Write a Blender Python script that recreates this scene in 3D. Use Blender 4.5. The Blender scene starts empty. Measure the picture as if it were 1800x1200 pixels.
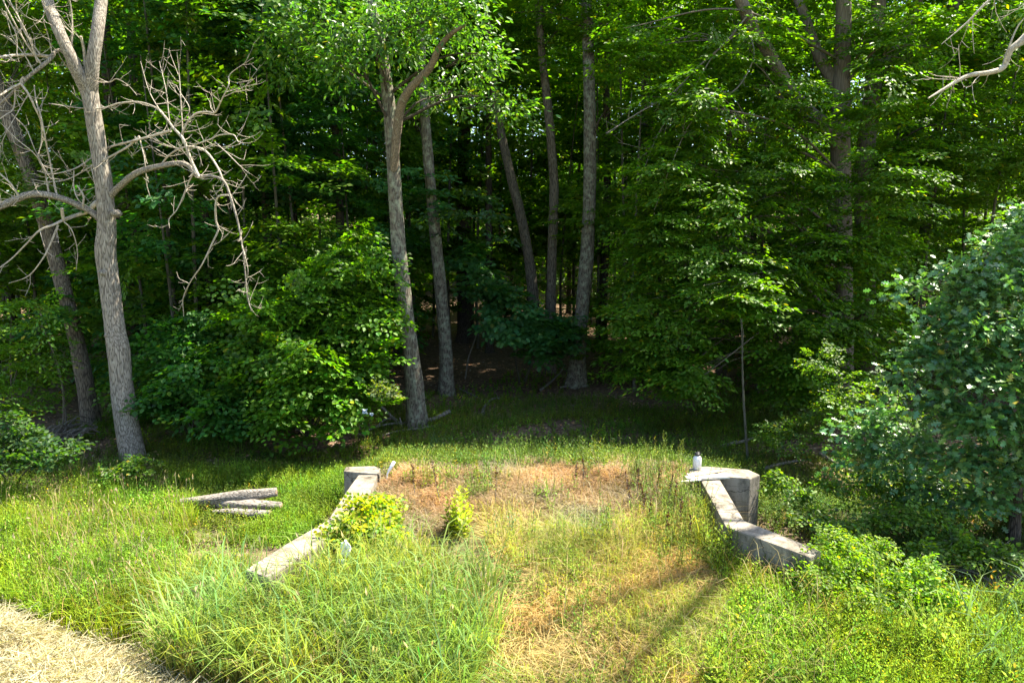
import bpy, math, random
import numpy as np

# ------------------------------------------------------------------ camera, sky, sun, exposure
scene = bpy.context.scene
CAM = np.array((0.0, 0.0, 4.3)); PITCH = math.radians(8.0); FPX = 1200.0
cd = bpy.data.cameras.new('camera'); cam = bpy.data.objects.new('camera', cd)
scene.collection.objects.link(cam); scene.camera = cam
cd.lens = 24.0; cd.sensor_width = 36.0; cd.sensor_fit = 'HORIZONTAL'; cd.clip_end = 2000; cd.clip_start = 0.05
cam.location = CAM; cam.rotation_euler = (math.radians(90) - PITCH, 0, 0)

SUN_AZ = math.radians(66); SUN_EL = math.radians(59)     # azimuth clockwise from +Y
w = bpy.data.worlds.new('World'); scene.world = w; w.use_nodes = True
nt = w.node_tree; bgn = nt.nodes['Background']
sky = nt.nodes.new('ShaderNodeTexSky'); sky.sky_type = 'NISHITA'; sky.sun_disc = False
sky.sun_elevation = SUN_EL; sky.sun_rotation = SUN_AZ; sky.air_density = 1.0; sky.dust_density = 1.2; sky.ozone_density = 1.0
nt.links.new(sky.outputs[0], bgn.inputs[0]); bgn.inputs[1].default_value = 0.10
sl = bpy.data.lights.new('sun', 'SUN'); sun = bpy.data.objects.new('sun', sl); scene.collection.objects.link(sun)
sl.energy = 4.8; sl.angle = math.radians(0.53); sl.color = (1.0, 0.93, 0.78)
sd = np.array((math.sin(SUN_AZ) * math.cos(SUN_EL), math.cos(SUN_AZ) * math.cos(SUN_EL), math.sin(SUN_EL)))
from mathutils import Vector
sun.rotation_euler = Vector(sd).to_track_quat('Z', 'Y').to_euler(); sun.location = (20, 5, 30)
vs = scene.view_settings; vs.view_transform = 'Standard'; vs.look = 'None'; vs.gamma = 1.0; vs.use_curve_mapping = False
vs.exposure = 2.35
cy = scene.cycles
cy.max_bounces = 7; cy.diffuse_bounces = 4; cy.glossy_bounces = 2; cy.transmission_bounces = 4; cy.transparent_max_bounces = 4
cy.use_denoising = True; cy.caustics_reflective = False; cy.caustics_refractive = False

# ------------------------------------------------------------------ helpers
R = np.random.default_rng(11); random.seed(11)
COL = scene.collection
FW = np.array((0, math.cos(PITCH), -math.sin(PITCH))); UP = np.array((0, math.sin(PITCH), math.cos(PITCH)))

def ray(px, py):
    return FW + np.array((1.0, 0, 0)) * (px - 900) / FPX + UP * (600 - py) / FPX
def at(px, py, Y):                      # point on the sight line at world depth Y
    d = ray(px, py); return CAM + d * (Y / d[1])
def atz(px, py, z):                     # point on the sight line at height z
    d = ray(px, py); return CAM + d * ((z - CAM[2]) / d[2])
def proj(P):
    q = P - CAM; dep = q @ FW
    return 900 + FPX * q[..., 0] / dep, 600 - FPX * (q @ UP) / dep, dep
def sst(a, b, x):
    t = np.clip((x - a) / (b - a), 0, 1); return t * t * (3 - 2 * t)
def unit(v):
    return v / np.maximum(np.linalg.norm(v, axis=-1, keepdims=True), 1e-9)
def wob(x, y, s, k=0.0):                # cheap smooth noise in about -1..1
    return (np.sin(x * s + 1.7 * np.sin(y * s * .73 + k) + k) + np.sin(y * s * 1.13 + 1.3 * np.sin(x * s * .61 + 2 * k) + 2.1 * k)) * .5
def pip(poly, px, py):
    poly = np.array(poly, float); ins = np.zeros(px.shape, bool); n = len(poly)
    for i in range(n):
        x0, y0 = poly[i]; x1, y1 = poly[(i + 1) % n]
        c = ((y0 > py) != (y1 > py)) & (px < (x1 - x0) * (py - y0) / (y1 - y0 + 1e-12) + x0)
        ins ^= c
    return ins

HA = atz(-20, 1030, .2); HB = atz(345, 1215, .2)                 # upper edge of the mown hay
HN = np.array((-(HB - HA)[1], (HB - HA)[0])); HN = HN / np.linalg.norm(HN)
if HN[1] > 0: HN = -HN
def hayd(x, y):
    return (x - HA[0]) * HN[0] + (y - HA[1]) * HN[1] + .12 * wob(x, y, 2.3)
def wall_l(y): return -2.06 - np.clip(7.95 - y, 0, 9) * .62
def wall_r(y): return 2.66 + np.clip(7.95 - y, 0, 9) * .75
def H(x, y):
    x = np.asarray(x, float); y = np.asarray(y, float)
    out = .14 + sst(10, 14.5, y) * .28 + np.clip(y - 15, 0, 45) * .014 + .05 * wob(x, y, .9) + .025 * wob(x, y, 2.7, 1.)
    ramp = np.interp(y, [4.0, 5.6, 6.6, 7.4, 8.0, 9.0, 9.9, 10.4, 11.2, 12.6], [.14, .26, .46, .55, .62, .78, .90, .9, .72, .36])
    m = sst(wall_l(y) - .2, wall_l(y) + .02, x) * (1 - sst(wall_r(y) - .02, wall_r(y) + .2, x))
    back = sst(10.2, 10.8, y); mb = sst(-3.6, -1.8, x) * (1 - sst(2.4, 4.4, x)); m = m * (1 - back) + mb * back
    z = out + np.clip(ramp - out, 0, 9) * m + .02 * wob(x, y, 4.1, 2.) * (y < 14)
    z = z + np.clip(y - 50, 0, 90) * .16
    z = z + sst(0, .55, hayd(x, y)) * .2 * (1 + .35 * wob(x, y, 3.3, .4))
    z = z - .12 * np.exp(-(((x + 3.75) / .5) ** 2 + ((y - 8.75) / .35) ** 2))      # scrape below the logs
    return z
def gnd(px, py):
    d = ray(px, py); t = 3.0
    while t < 120:
        p = CAM + d * t
        if p[2] < float(H(p[0], p[1])): return p
        t += .02
    return CAM + d * 60

def mesh(name, V, F, col=None, mat=None, smooth=False, parent=None, **props):
    """V (n,3); F list of int arrays (m,3)/(m,4); col (n,3) becomes the attribute Col"""
    me = bpy.data.meshes.new(name)
    if not isinstance(F, list): F = [F]
    F = [f for f in F if len(f)]
    tot = np.concatenate([np.full(len(f), f.shape[1], np.int32) for f in F])
    idx = np.concatenate([f.reshape(-1) for f in F]).astype(np.int32)
    st = np.concatenate(([0], np.cumsum(tot)[:-1])).astype(np.int32)
    me.vertices.add(len(V)); me.vertices.foreach_set('co', np.ascontiguousarray(V, np.float32).reshape(-1))
    me.loops.add(len(idx)); me.loops.foreach_set('vertex_index', idx)
    me.polygons.add(len(tot)); me.polygons.foreach_set('loop_start', st); me.polygons.foreach_set('loop_total', tot)
    if smooth: me.polygons.foreach_set('use_smooth', np.ones(len(tot), bool))
    if col is not None:
        a = me.attributes.new('Col', 'FLOAT_COLOR', 'POINT')
        c = np.ones((len(V), 4), np.float32); c[:, :3] = col; a.data.foreach_set('color', c.reshape(-1))
    me.update(calc_edges=True); me.validate()
    o = bpy.data.objects.new(name, me); COL.objects.link(o)
    if mat is not None: me.materials.append(mat)
    if parent is not None:
        o.parent = parent
        o.location = -Vector(parent.location)       # geometry is in world space
    for k, v in props.items(): o[k] = v
    return o
def thing(name, label, cat, loc, group=None):
    o = bpy.data.objects.new(name, None); COL.objects.link(o); o.location = [float(v) for v in loc]
    o.empty_display_size = .2
    o['label'] = label; o['category'] = cat
    if group: o['group'] = group
    return o
def tag(o, label, cat, group=None):
    o['label'] = label; o['category'] = cat
    if group: o['group'] = group
    return o
class G:                                # gathers pieces of one mesh
    def __init__(s): s.V = []; s.F3 = []; s.F4 = []; s.C = []; s.n = 0
    def add(s, V, F, c=(.1, .1, .1)):
        V = np.asarray(V, float); F = np.asarray(F) + s.n
        (s.F3 if F.shape[1] == 3 else s.F4).append(F); s.V.append(V)
        c = np.asarray(c, float); s.C.append(np.broadcast_to(c, (len(V), 3))); s.n += len(V)
    def build(s, name, mat, parent=None, smooth=False, **props):
        F = []
        if s.F3: F.append(np.concatenate(s.F3))
        if s.F4: F.append(np.concatenate(s.F4))
        return mesh(name, np.concatenate(s.V), F, np.concatenate(s.C), mat, smooth, parent, **props)

def spline(P, r, step):
    """Catmull-Rom through the points, resampled about every step metres"""
    P = np.asarray(P, float); r = np.asarray(r, float); n = len(P)
    if n < 2: return P, r
    Q = np.vstack([2 * P[0] - P[1], P, 2 * P[-1] - P[-2]]); out = []; ro = []
    for i in range(n - 1):
        p0, p1, p2, p3 = Q[i:i + 4]; k = max(1, int(np.linalg.norm(p2 - p1) / step))
        for t in np.arange(k) / k:
            out.append(.5 * (2 * p1 + (p2 - p0) * t + (2 * p0 - 5 * p1 + 4 * p2 - p3) * t * t + (3 * p1 - p0 - 3 * p2 + p3) * t ** 3))
            ro.append(r[i] * (1 - t) + r[i + 1] * t)
    out.append(P[-1]); ro.append(r[-1]); return np.array(out), np.array(ro)
def tube(g, P, r, sides=8, rough=0., flare=0., col=(.1, .1, .1), step=None, k=None, cap=True):
    if step: P, r = spline(P, r, step)
    P = np.asarray(P, float); r = np.asarray(r, float); n = len(P); k = R.uniform(0, 50) if k is None else k
    T = unit(np.gradient(P, axis=0)); a = np.array((1., 0, 0)) if abs(T[0][0]) < .8 else np.array((0, 1., 0))
    U = np.zeros_like(P); u = a
    for i in range(n):
        u = u - T[i] * (u @ T[i]); u = u / max(np.linalg.norm(u), 1e-9); U[i] = u
    W = np.cross(T, U); th = np.arange(sides) * 2 * math.pi / sides
    rr = np.repeat(r[:, None], sides, 1)
    s = np.concatenate(([0], np.cumsum(np.linalg.norm(np.diff(P, axis=0), axis=1))))
    if rough:
        rr = rr * (1 + rough * (np.sin(3 * th[None] + k + .9 * s[:, None]) * .4 + np.sin(2 * th[None] + s[:, None] * 1.9 + 2 * k) * .5 + np.sin(5 * th[None] - s[:, None] * 3.7 + k) * .35 + np.sin(s[:, None] * 6.3 + k + np.sin(th[None] + s[:, None])) * .3))
    if flare:
        e = np.exp(-s / .28)[:, None]; rr = rr * (1 + flare * e * (.75 + .5 * np.sin(5 * th[None] + k) + .3 * np.sin(3 * th[None] + 2 * k)))
    V = P[:, None] + U[:, None] * (np.cos(th) * rr)[..., None] + W[:, None] * (np.sin(th) * rr)[..., None]
    i = np.arange(n - 1)[:, None] * sides; j = np.arange(sides)[None]; j2 = (j + 1) % sides
    F = np.stack([i + j, i + j2, i + sides + j2, i + sides + j], -1).reshape(-1, 4)
    n0 = g.n; g.add(V.reshape(-1, 3), F, col)
    if cap:
        for b, ring, flip in ((0, P[0], True), ((n - 1) * sides, P[-1], False)):
            V2 = np.vstack([V.reshape(-1, 3)[b:b + sides], ring[None]])
            f = np.stack([np.arange(sides), (np.arange(sides) + 1) % sides, np.full(sides, sides)], -1)
            g.add(V2, f[:, ::-1] if flip else f, col)

LEAF = {
 'di': (np.array([(0, 0, 0), (.45, .5, .12), (1, 0, -.08), (.45, -.5, .12)]), np.array([(0, 2, 1), (0, 3, 2)])),
 'ov': (np.array([(0, 0, 0), (.28, .42, .12), (.66, .42, .12), (1, 0, -.1), (.66, -.42, .12), (.28, -.42, .12)]), np.array([(0, 2, 1), (0, 3, 2), (0, 4, 3), (0, 5, 4)])),
 'lo': (np.array([(0, 0, 0), (.3, 0, 0), (.65, 0, -.03), (1, 0, -.1), (.2, .2, .04), (.38, .5, .1), (.5, .15, .05), (.7, .54, .06), (.78, .16, .02), (.95, .28, 0), (.2, -.12, .04), (.38, -.5, .1), (.5, -.15, .05), (.7, -.54, .06), (.78, -.16, .02), (.95, -.28, 0)]),
        np.array([(0, 1, 4), (1, 5, 4), (1, 6, 5), (1, 2, 6), (2, 7, 6), (2, 8, 7), (2, 3, 8), (3, 9, 8), (0, 10, 1), (1, 10, 11), (1, 11, 12), (1, 12, 2), (2, 12, 13), (2, 13, 14), (2, 14, 3), (3, 14, 15)])),
}
def leaves(g, kind, P, D, N, L, W, c):
    """one leaf for every row of P, pointing along D with upper side N; c (n,3)"""
    T, F = LEAF[kind]; D = unit(D); S = unit(np.cross(N, D)); N = np.cross(D, S); n = len(P); k = len(T)
    L = np.broadcast_to(L, n)[:, None, None]; W = np.broadcast_to(W, n)[:, None, None]
    V = P[:, None] + D[:, None] * T[None, :, :1] * L + S[:, None] * T[None, :, 1:2] * W + N[:, None] * T[None, :, 2:] * W
    Fa = (np.arange(n)[:, None, None] * k + F[None]).reshape(-1, 3)
    g.add(V.reshape(-1, 3), Fa, np.repeat(np.asarray(c), k, 0))
def tint(base, n, var=.22, hue=.14):
    base = np.asarray(base, float); b = base[None] * np.clip(1 + var * R.standard_normal((n, 1)), .35, 2.)
    h = hue * R.standard_normal((n, 1)); b = np.where((R.uniform(0, 1, (n, 1)) < .02) & (base[1] > base[0] * 1.25), b * np.array((2.6, 1.35, .8)), b); return np.clip(b * np.hstack([1 + 1.2 * h, 1 + .2 * h, 1 - .8 * h]), .002, 1)
def make_spray(n_side=9, L=.7, gap=.055, flat=.16, seed=0):
    r = np.random.default_rng(seed); P = []; D = []
    def twig(o, d, length):
        m = max(2, int(length / gap)); s = 1
        for i in range(1, m + 1):
            p = o + d * length * i / m + np.array((0, 0, -.12 * (length * i / m) ** 2)); s = -s
            a = s * r.uniform(.5, 1.1) if i < m else 0
            dd = np.array((d[0] * math.cos(a) - d[1] * math.sin(a), d[0] * math.sin(a) + d[1] * math.cos(a), d[2] + r.normal(-.12, .18)))
            P.append(p); D.append(dd)
    twig(np.zeros(3), np.array((1., 0, 0)), L); s = 1
    for i in range(n_side):
        x = L * (.12 + .8 * i / n_side); s = -s; a = s * r.uniform(.6, 1.0)
        twig(np.array((x, 0, -.12 * x * x)), np.array((math.cos(a), math.sin(a), r.normal(0, .12))), L * (.55 - .42 * i / n_side) * r.uniform(.7, 1.2))
    P = np.array(P); D = unit(np.array(D)); N = unit(np.array((0, 0, 1.)) + r.normal(0, flat, (len(P), 3)))
    P[:, 2] += r.normal(0, .02, len(P)); return P, D, N
SPR = [make_spray(seed=i) for i in range(6)]
SPR_LOOSE = [make_spray(7, .55, .075, .45, seed=20 + i) for i in range(6)]
def make_clump(seed, n=26):
    r = np.random.default_rng(seed); P = r.normal(0, 1, (n, 3)) * (.17, .15, .085) + (.32, 0, 0)
    D = unit((P - (.1, 0, -.02)) * (1, 1.3, .8) + r.normal(0, .12, (n, 3))); return P, D, unit(np.array((-.15, 0, 1.)) + r.normal(0, .38, (n, 3)))
SPR_CLUMP = [make_clump(40 + i) for i in range(8)]
def sprays(g, O, fwd, up, scale, kind, L, W, color, tmpl=SPR, var=.22, hue=.14, tvar=.12):
    n = len(O); fwd = unit(fwd); S = unit(np.cross(up, fwd)); U = np.cross(fwd, S); pick = R.integers(0, len(tmpl), n)
    scale = np.broadcast_to(scale, n); sh = np.clip(1 + tvar * R.standard_normal(n), .6, 1.5)
    for t, (P, D, N) in enumerate(tmpl):
        m = np.where(pick == t)[0]
        if not len(m): continue
        f, s, u = fwd[m][:, None], S[m][:, None], U[m][:, None]; k = len(P)
        tr = lambda A: f * A[None, :, :1] + s * A[None, :, 1:2] + u * A[None, :, 2:]
        Pw = (O[m][:, None] + tr(P) * scale[m][:, None, None]).reshape(-1, 3)
        c = tint(color, len(m) * k, var, hue) * np.repeat(sh[m], k)[:, None]; l = L * R.uniform(.7, 1.2, len(Pw))
        leaves(g, kind, Pw, tr(D).reshape(-1, 3), tr(N).reshape(-1, 3) + R.normal(0, .22, Pw.shape), l, l * W / L, c)
def blob_pts(c, r, n, shell=.45):
    v = unit(R.standard_normal((n, 3))); return np.asarray(c) + v * (R.uniform(0, 1, n) ** shell)[:, None] * np.asarray(r)
def foliage(g, blobs, kind, L, W, color, axis=None, tier=0., droop=.15, tmpl=SPR, scale=1., tilt=.25, hang=0., **kw):
    for (c, r, n) in blobs:
        O = blob_pts(c, r, n); ax = np.asarray(c if axis is None else axis, float)
        if tier: O[:, 2] = np.round(O[:, 2] / tier + R.normal(0, .13, n)) * tier + .08 * np.sin(O[:, 0] * 2.1 + O[:, 1])
        f = unit((O - ax) * np.array((1, 1, 0))) + R.normal(0, .55, (n, 3)) * np.array((1, 1, .15)); f[:, 2] -= droop; f = unit(f)
        f[:, 2] -= hang * R.uniform(.3, 1.4, n)
        sprays(g, O - unit(f) * .35 * scale, f, np.array((0, 0, 1.)) + R.normal(0, tilt, (n, 3)), R.uniform(.6, 1.4, n) * scale, kind, L, W, color, tmpl, **kw)
def canopy(g, c, r, n, L, color, lo=None):
    """coarse foliage of the part of a crown high above"""
    P = blob_pts(c, r, n, .4)
    D = unit(R.standard_normal((n, 3)) * np.array((1, 1, .35))); N = np.array((0, 0, 1.)) + R.normal(0, .35, (n, 3))
    l = L * R.uniform(.6, 1.3, n); leaves(g, 'di', P, D, N, l, l * .75, tint(color, n))
def limbs(g, start, ends, r0, col=(.12, .1, .08), sides=6):
    for e in ends:
        e = np.asarray(e, float); s = np.asarray(start, float); L = np.linalg.norm(e - s); m = (s + e) / 2 + np.array((0, 0, .12 * L)) + R.normal(0, .05 * L, 3)
        tube(g, [s, m, e], [r0, r0 * .65, r0 * .2], sides, .12, 0, col, step=.25)

# ------------------------------------------------------------------ materials
def mat(name):
    m = bpy.data.materials.new(name); m.use_nodes = True; t = m.node_tree
    return m, t, t.nodes, t.links, t.nodes['Principled BSDF']
def leaf_mat(name, rough=.5, spec=.32, trans=.5, tcol=(1.8, 2.0, .25)):
    m, t, n, l, p = mat(name)
    a = n.new('ShaderNodeAttribute'); a.attribute_name = 'Col'
    p.inputs['Roughness'].default_value = rough; p.inputs['Specular IOR Level'].default_value = spec
    l.new(a.outputs['Color'], p.inputs['Base Color'])
    mul = n.new('ShaderNodeMix'); mul.data_type = 'RGBA'; mul.blend_type = 'MULTIPLY'; mul.inputs[0].default_value = 1
    l.new(a.outputs['Color'], mul.inputs[6]); mul.inputs[7].default_value = (*tcol, 1)
    tr = n.new('ShaderNodeBsdfTranslucent'); l.new(mul.outputs[2], tr.inputs['Color'])
    mx = n.new('ShaderNodeMixShader'); mx.inputs[0].default_value = trans
    l.new(p.outputs[0], mx.inputs[1]); l.new(tr.outputs[0], mx.inputs[2]); l.new(mx.outputs[0], n['Material Output'].inputs['Surface'])
    return m
def bark_mat(name, dark, light, lichen=(.33, .36, .26), amount=.35, ridge=9., bump=.6, flat=False):
    m, t, n, l, p = mat(name); p.inputs['Roughness'].default_value = .9; p.inputs['Specular IOR Level'].default_value = .2
    g = n.new('ShaderNodeNewGeometry')
    mp = n.new('ShaderNodeMapping'); mp.inputs['Scale'].default_value = (ridge * .12, ridge, ridge) if flat else (ridge * 1.5, ridge * 1.5, ridge * .13); l.new(g.outputs['Position'], mp.inputs[0])
    vo = n.new('ShaderNodeTexVoronoi'); vo.feature = 'DISTANCE_TO_EDGE'; vo.inputs['Scale'].default_value = 3.4; vo.inputs['Randomness'].default_value = 1
    nz = n.new('ShaderNodeTexNoise'); nz.inputs['Scale'].default_value = 2.2; nz.inputs['Detail'].default_value = 6; nz.inputs['Distortion'].default_value = .8
    l.new(mp.outputs[0], vo.inputs[0]); l.new(mp.outputs[0], nz.inputs[0])
    r1 = n.new('ShaderNodeMapRange'); r1.inputs[1].default_value = 0; r1.inputs[2].default_value = .22; l.new(vo.outputs['Distance'], r1.inputs[0])
    mm = n.new('ShaderNodeMath'); mm.operation = 'MULTIPLY'; l.new(r1.outputs[0], mm.inputs[0]); l.new(nz.outputs[0], mm.inputs[1])
    cr = n.new('ShaderNodeValToRGB'); cr.color_ramp.elements[0].color = (*dark, 1); cr.color_ramp.elements[1].color = (*light, 1)
    cr.color_ramp.elements[0].position = .02; cr.color_ramp.elements[1].position = .5; l.new(mm.outputs[0], cr.inputs[0])
    n2 = n.new('ShaderNodeTexNoise'); n2.inputs['Scale'].default_value = 9.; n2.inputs['Detail'].default_value = 7; n2.inputs['Roughness'].default_value = .65
    l.new(g.outputs['Position'], n2.inputs[0])
    r2 = n.new('ShaderNodeMapRange'); r2.inputs[1].default_value = .66 - amount * .22; r2.inputs[2].default_value = .84 - amount * .22; r2.inputs[4].default_value = .85; l.new(n2.outputs[0], r2.inputs[0])
    mx = n.new('ShaderNodeMix'); mx.data_type = 'RGBA'; l.new(r2.outputs[0], mx.inputs[0]); l.new(cr.outputs[0], mx.inputs[6]); mx.inputs[7].default_value = (*lichen, 1)
    l.new(mx.outputs[2], p.inputs['Base Color'])
    b = n.new('ShaderNodeBump'); b.inputs['Strength'].default_value = bump; b.inputs['Distance'].default_value = .03
    l.new(mm.outputs[0], b.inputs['Height']); l.new(b.outputs[0], p.inputs['Normal'])
    return m
def plain(name, c, rough=.6, spec=.4, vary=.25, scale=14., bump=.0):
    m, t, n, l, p = mat(name); p.inputs['Roughness'].default_value = rough; p.inputs['Specular IOR Level'].default_value = spec
    g = n.new('ShaderNodeNewGeometry'); nz = n.new('ShaderNodeTexNoise'); nz.inputs['Scale'].default_value = scale; nz.inputs['Detail'].default_value = 5
    l.new(g.outputs['Position'], nz.inputs[0]); cr = n.new('ShaderNodeValToRGB'); c = np.array(c)
    cr.color_ramp.elements[0].color = (*(c * (1 - vary)), 1); cr.color_ramp.elements[1].color = (*np.clip(c * (1 + vary), 0, .95), 1)
    cr.color_ramp.elements[0].position = .3; cr.color_ramp.elements[1].position = .7
    l.new(nz.outputs[0], cr.inputs[0]); l.new(cr.outputs[0], p.inputs['Base Color'])
    if bump:
        b = n.new('ShaderNodeBump'); b.inputs['Strength'].default_value = bump; b.inputs['Distance'].default_value = .01
        l.new(nz.outputs[0], b.inputs['Height']); l.new(b.outputs[0], p.inputs['Normal'])
    return m
M_LEAF = leaf_mat('broad_leaf'); M_GLOSS = leaf_mat('glossy_leaf', .42, .4, .42, (1.6, 1.9, .4)); M_SILVER = leaf_mat('silvery_oak_leaf', .38, .65, .3, (1.35, 1.6, .5)); M_GRASS = leaf_mat('grass_blade', .6, .15, .42, (1.3, 1.35, .6))
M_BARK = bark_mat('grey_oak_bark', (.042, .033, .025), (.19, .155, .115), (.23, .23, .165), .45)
M_BARK_L = bark_mat('lichen_bark', (.038, .03, .023), (.175, .148, .112), (.25, .265, .185), .85)
M_DEAD = bark_mat('dead_tree_bark', (.085, .07, .055), (.32, .28, .228), (.36, .35, .3), .4, 11.)
M_TWIG = bark_mat('bare_branch_bark', (.2, .165, .125), (.46, .40, .315), (.5, .475, .40), .55, 16., .3)
M_BEECH = bark_mat('smooth_beech_bark', (.09, .072, .053), (.15, .125, .094), (.045, .04, .033), .30, 5., .15)
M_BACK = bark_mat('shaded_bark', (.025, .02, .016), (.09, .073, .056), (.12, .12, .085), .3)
M_LOG = bark_mat('weathered_log', (.09, .075, .062), (.31, .275, .235), (.36, .33, .3), .15, 20., .6, True)
M_STICK = bark_mat('fallen_stick', (.09, .075, .06), (.25, .22, .19), amount=.4, ridge=14.)
M_SAP = bark_mat('sapling_bark', (.05, .045, .032), (.10, .092, .065), amount=.2, ridge=10., bump=.2)

def ground_mat():
    m, t, n, l, p = mat('soil_and_thatch'); p.inputs['Roughness'].default_value = .95; p.inputs['Specular IOR Level'].default_value = .1
    a = n.new('ShaderNodeAttribute'); a.attribute_name = 'Col'; g = n.new('ShaderNodeNewGeometry')
    nz = n.new('ShaderNodeTexNoise'); nz.inputs['Scale'].default_value = 9; nz.inputs['Detail'].default_value = 8; nz.inputs['Roughness'].default_value = .7
    l.new(g.outputs['Position'], nz.inputs[0])
    vo = n.new('ShaderNodeTexVoronoi'); vo.inputs['Scale'].default_value = 16; l.new(g.outputs['Position'], vo.inputs[0])
    r = n.new('ShaderNodeMapRange'); r.inputs[1].default_value = .25; r.inputs[2].default_value = .75; r.inputs[3].default_value = .45; r.inputs[4].default_value = 1.5; l.new(nz.outputs[0], r.inputs[0])
    r2 = n.new('ShaderNodeMapRange'); r2.inputs[3].default_value = .7; r2.inputs[4].default_value = 1.3
    sep = n.new('ShaderNodeSeparateColor'); l.new(vo.outputs['Color'], sep.inputs[0]); l.new(sep.outputs[0], r2.inputs[0])
    mu = n.new('ShaderNodeMath'); mu.operation = 'MULTIPLY'; l.new(r.outputs[0], mu.inputs[0]); l.new(r2.outputs[0], mu.inputs[1])
    sc = n.new('ShaderNodeVectorMath'); sc.operation = 'SCALE'; l.new(a.outputs['Color'], sc.inputs[0]); l.new(mu.outputs[0], sc.inputs['Scale'])
    l.new(sc.outputs[0], p.inputs['Base Color'])
    b = n.new('ShaderNodeBump'); b.inputs['Strength'].default_value = .7; b.inputs['Distance'].default_value = .05; l.new(mu.outputs[0], b.inputs['Height']); l.new(b.outputs[0], p.inputs['Normal'])
    return m
def concrete_mat():
    m, t, n, l, p = mat('old_concrete'); p.inputs['Roughness'].default_value = .9; p.inputs['Specular IOR Level'].default_value = .2
    g = n.new('ShaderNodeNewGeometry')
    n1 = n.new('ShaderNodeTexNoise'); n1.inputs['Scale'].default_value = 3.2; n1.inputs['Detail'].default_value = 9; n1.inputs['Roughness'].default_value = .68; l.new(g.outputs['Position'], n1.inputs[0])
    mp = n.new('ShaderNodeMapping'); mp.inputs['Scale'].default_value = (14, 14, 1.6); l.new(g.outputs['Position'], mp.inputs[0])
    n2 = n.new('ShaderNodeTexNoise'); n2.inputs['Scale'].default_value = 1; n2.inputs['Detail'].default_value = 5; l.new(mp.outputs[0], n2.inputs[0])
    n3 = n.new('ShaderNodeTexNoise'); n3.inputs['Scale'].default_value = 70; n3.inputs['Detail'].default_value = 3; l.new(g.outputs['Position'], n3.inputs[0])
    ad = n.new('ShaderNodeMath'); ad.operation = 'MULTIPLY_ADD'; l.new(n2.outputs[0], ad.inputs[0]); ad.inputs[1].default_value = .55; l.new(n1.outputs[0], ad.inputs[2])
    a2 = n.new('ShaderNodeMath'); a2.operation = 'MULTIPLY_ADD'; l.new(n3.outputs[0], a2.inputs[0]); a2.inputs[1].default_value = .25; l.new(ad.outputs[0], a2.inputs[2])
    cr = n.new('ShaderNodeValToRGB'); e = cr.color_ramp.elements; e[0].position = .62; e[0].color = (.06, .05, .036, 1); e[1].position = 1.05; e[1].color = (.25, .216, .168, 1)
    x = e.new(.82); x.color = (.15, .13, .1, 1); l.new(a2.outputs[0], cr.inputs[0]); l.new(cr.outputs[0], p.inputs['Base Color'])
    ms = n.new('ShaderNodeTexNoise'); ms.inputs['Scale'].default_value = 6.5; ms.inputs['Detail'].default_value = 9; ms.inputs['Roughness'].default_value = .75; l.new(g.outputs['Position'], ms.inputs[0])
    mr = n.new('ShaderNodeMapRange'); mr.inputs[1].default_value = .54; mr.inputs[2].default_value = .68; mr.inputs[4].default_value = .75; l.new(ms.outputs[0], mr.inputs[0])
    mxm = n.new('ShaderNodeMix'); mxm.data_type = 'RGBA'; l.new(mr.outputs[0], mxm.inputs[0]); l.new(cr.outputs[0], mxm.inputs[6]); mxm.inputs[7].default_value = (.05, .046, .032, 1)
    vd = n.new('ShaderNodeTexVoronoi'); vd.feature = 'DISTANCE_TO_EDGE'; vd.inputs['Scale'].default_value = 1.7; wv = n.new('ShaderNodeVectorMath'); wv.operation = 'ADD'
    l.new(g.outputs['Position'], wv.inputs[0]); ns = n.new('ShaderNodeVectorMath'); ns.operation = 'SCALE'; ns.inputs['Scale'].default_value = .25; l.new(n1.outputs['Color'], ns.inputs[0]); l.new(ns.outputs[0], wv.inputs[1]); l.new(wv.outputs[0], vd.inputs[0])
    ck = n.new('ShaderNodeMapRange'); ck.inputs[1].default_value = .004; ck.inputs[2].default_value = .016; ck.inputs[3].default_value = .35; ck.inputs[4].default_value = 1; l.new(vd.outputs['Distance'], ck.inputs[0])
    sp = n.new('ShaderNodeSeparateXYZ'); l.new(g.outputs['Position'], sp.inputs[0]); fr = n.new('ShaderNodeMath'); fr.operation = 'PINGPONG'; fr.inputs[1].default_value = .11; l.new(sp.outputs['Z'], fr.inputs[0])
    fl = n.new('ShaderNodeMapRange'); fl.inputs[1].default_value = 0; fl.inputs[2].default_value = .008; fl.inputs[3].default_value = .7; fl.inputs[4].default_value = 1; l.new(fr.outputs[0], fl.inputs[0])
    cm = n.new('ShaderNodeMath'); cm.operation = 'MULTIPLY'; l.new(ck.outputs[0], cm.inputs[0]); l.new(fl.outputs[0], cm.inputs[1])
    vsx = n.new('ShaderNodeVectorMath'); vsx.operation = 'SCALE'; l.new(mxm.outputs[2], vsx.inputs[0]); l.new(cm.outputs[0], vsx.inputs['Scale']); l.new(vsx.outputs[0], p.inputs['Base Color'])
    b = n.new('ShaderNodeBump'); b.inputs['Strength'].default_value = .8; b.inputs['Distance'].default_value = .015; l.new(a2.outputs[0], b.inputs['Height']); l.new(b.outputs[0], p.inputs['Normal'])
    return m
M_GROUND = ground_mat(); M_CONC = concrete_mat()

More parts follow.
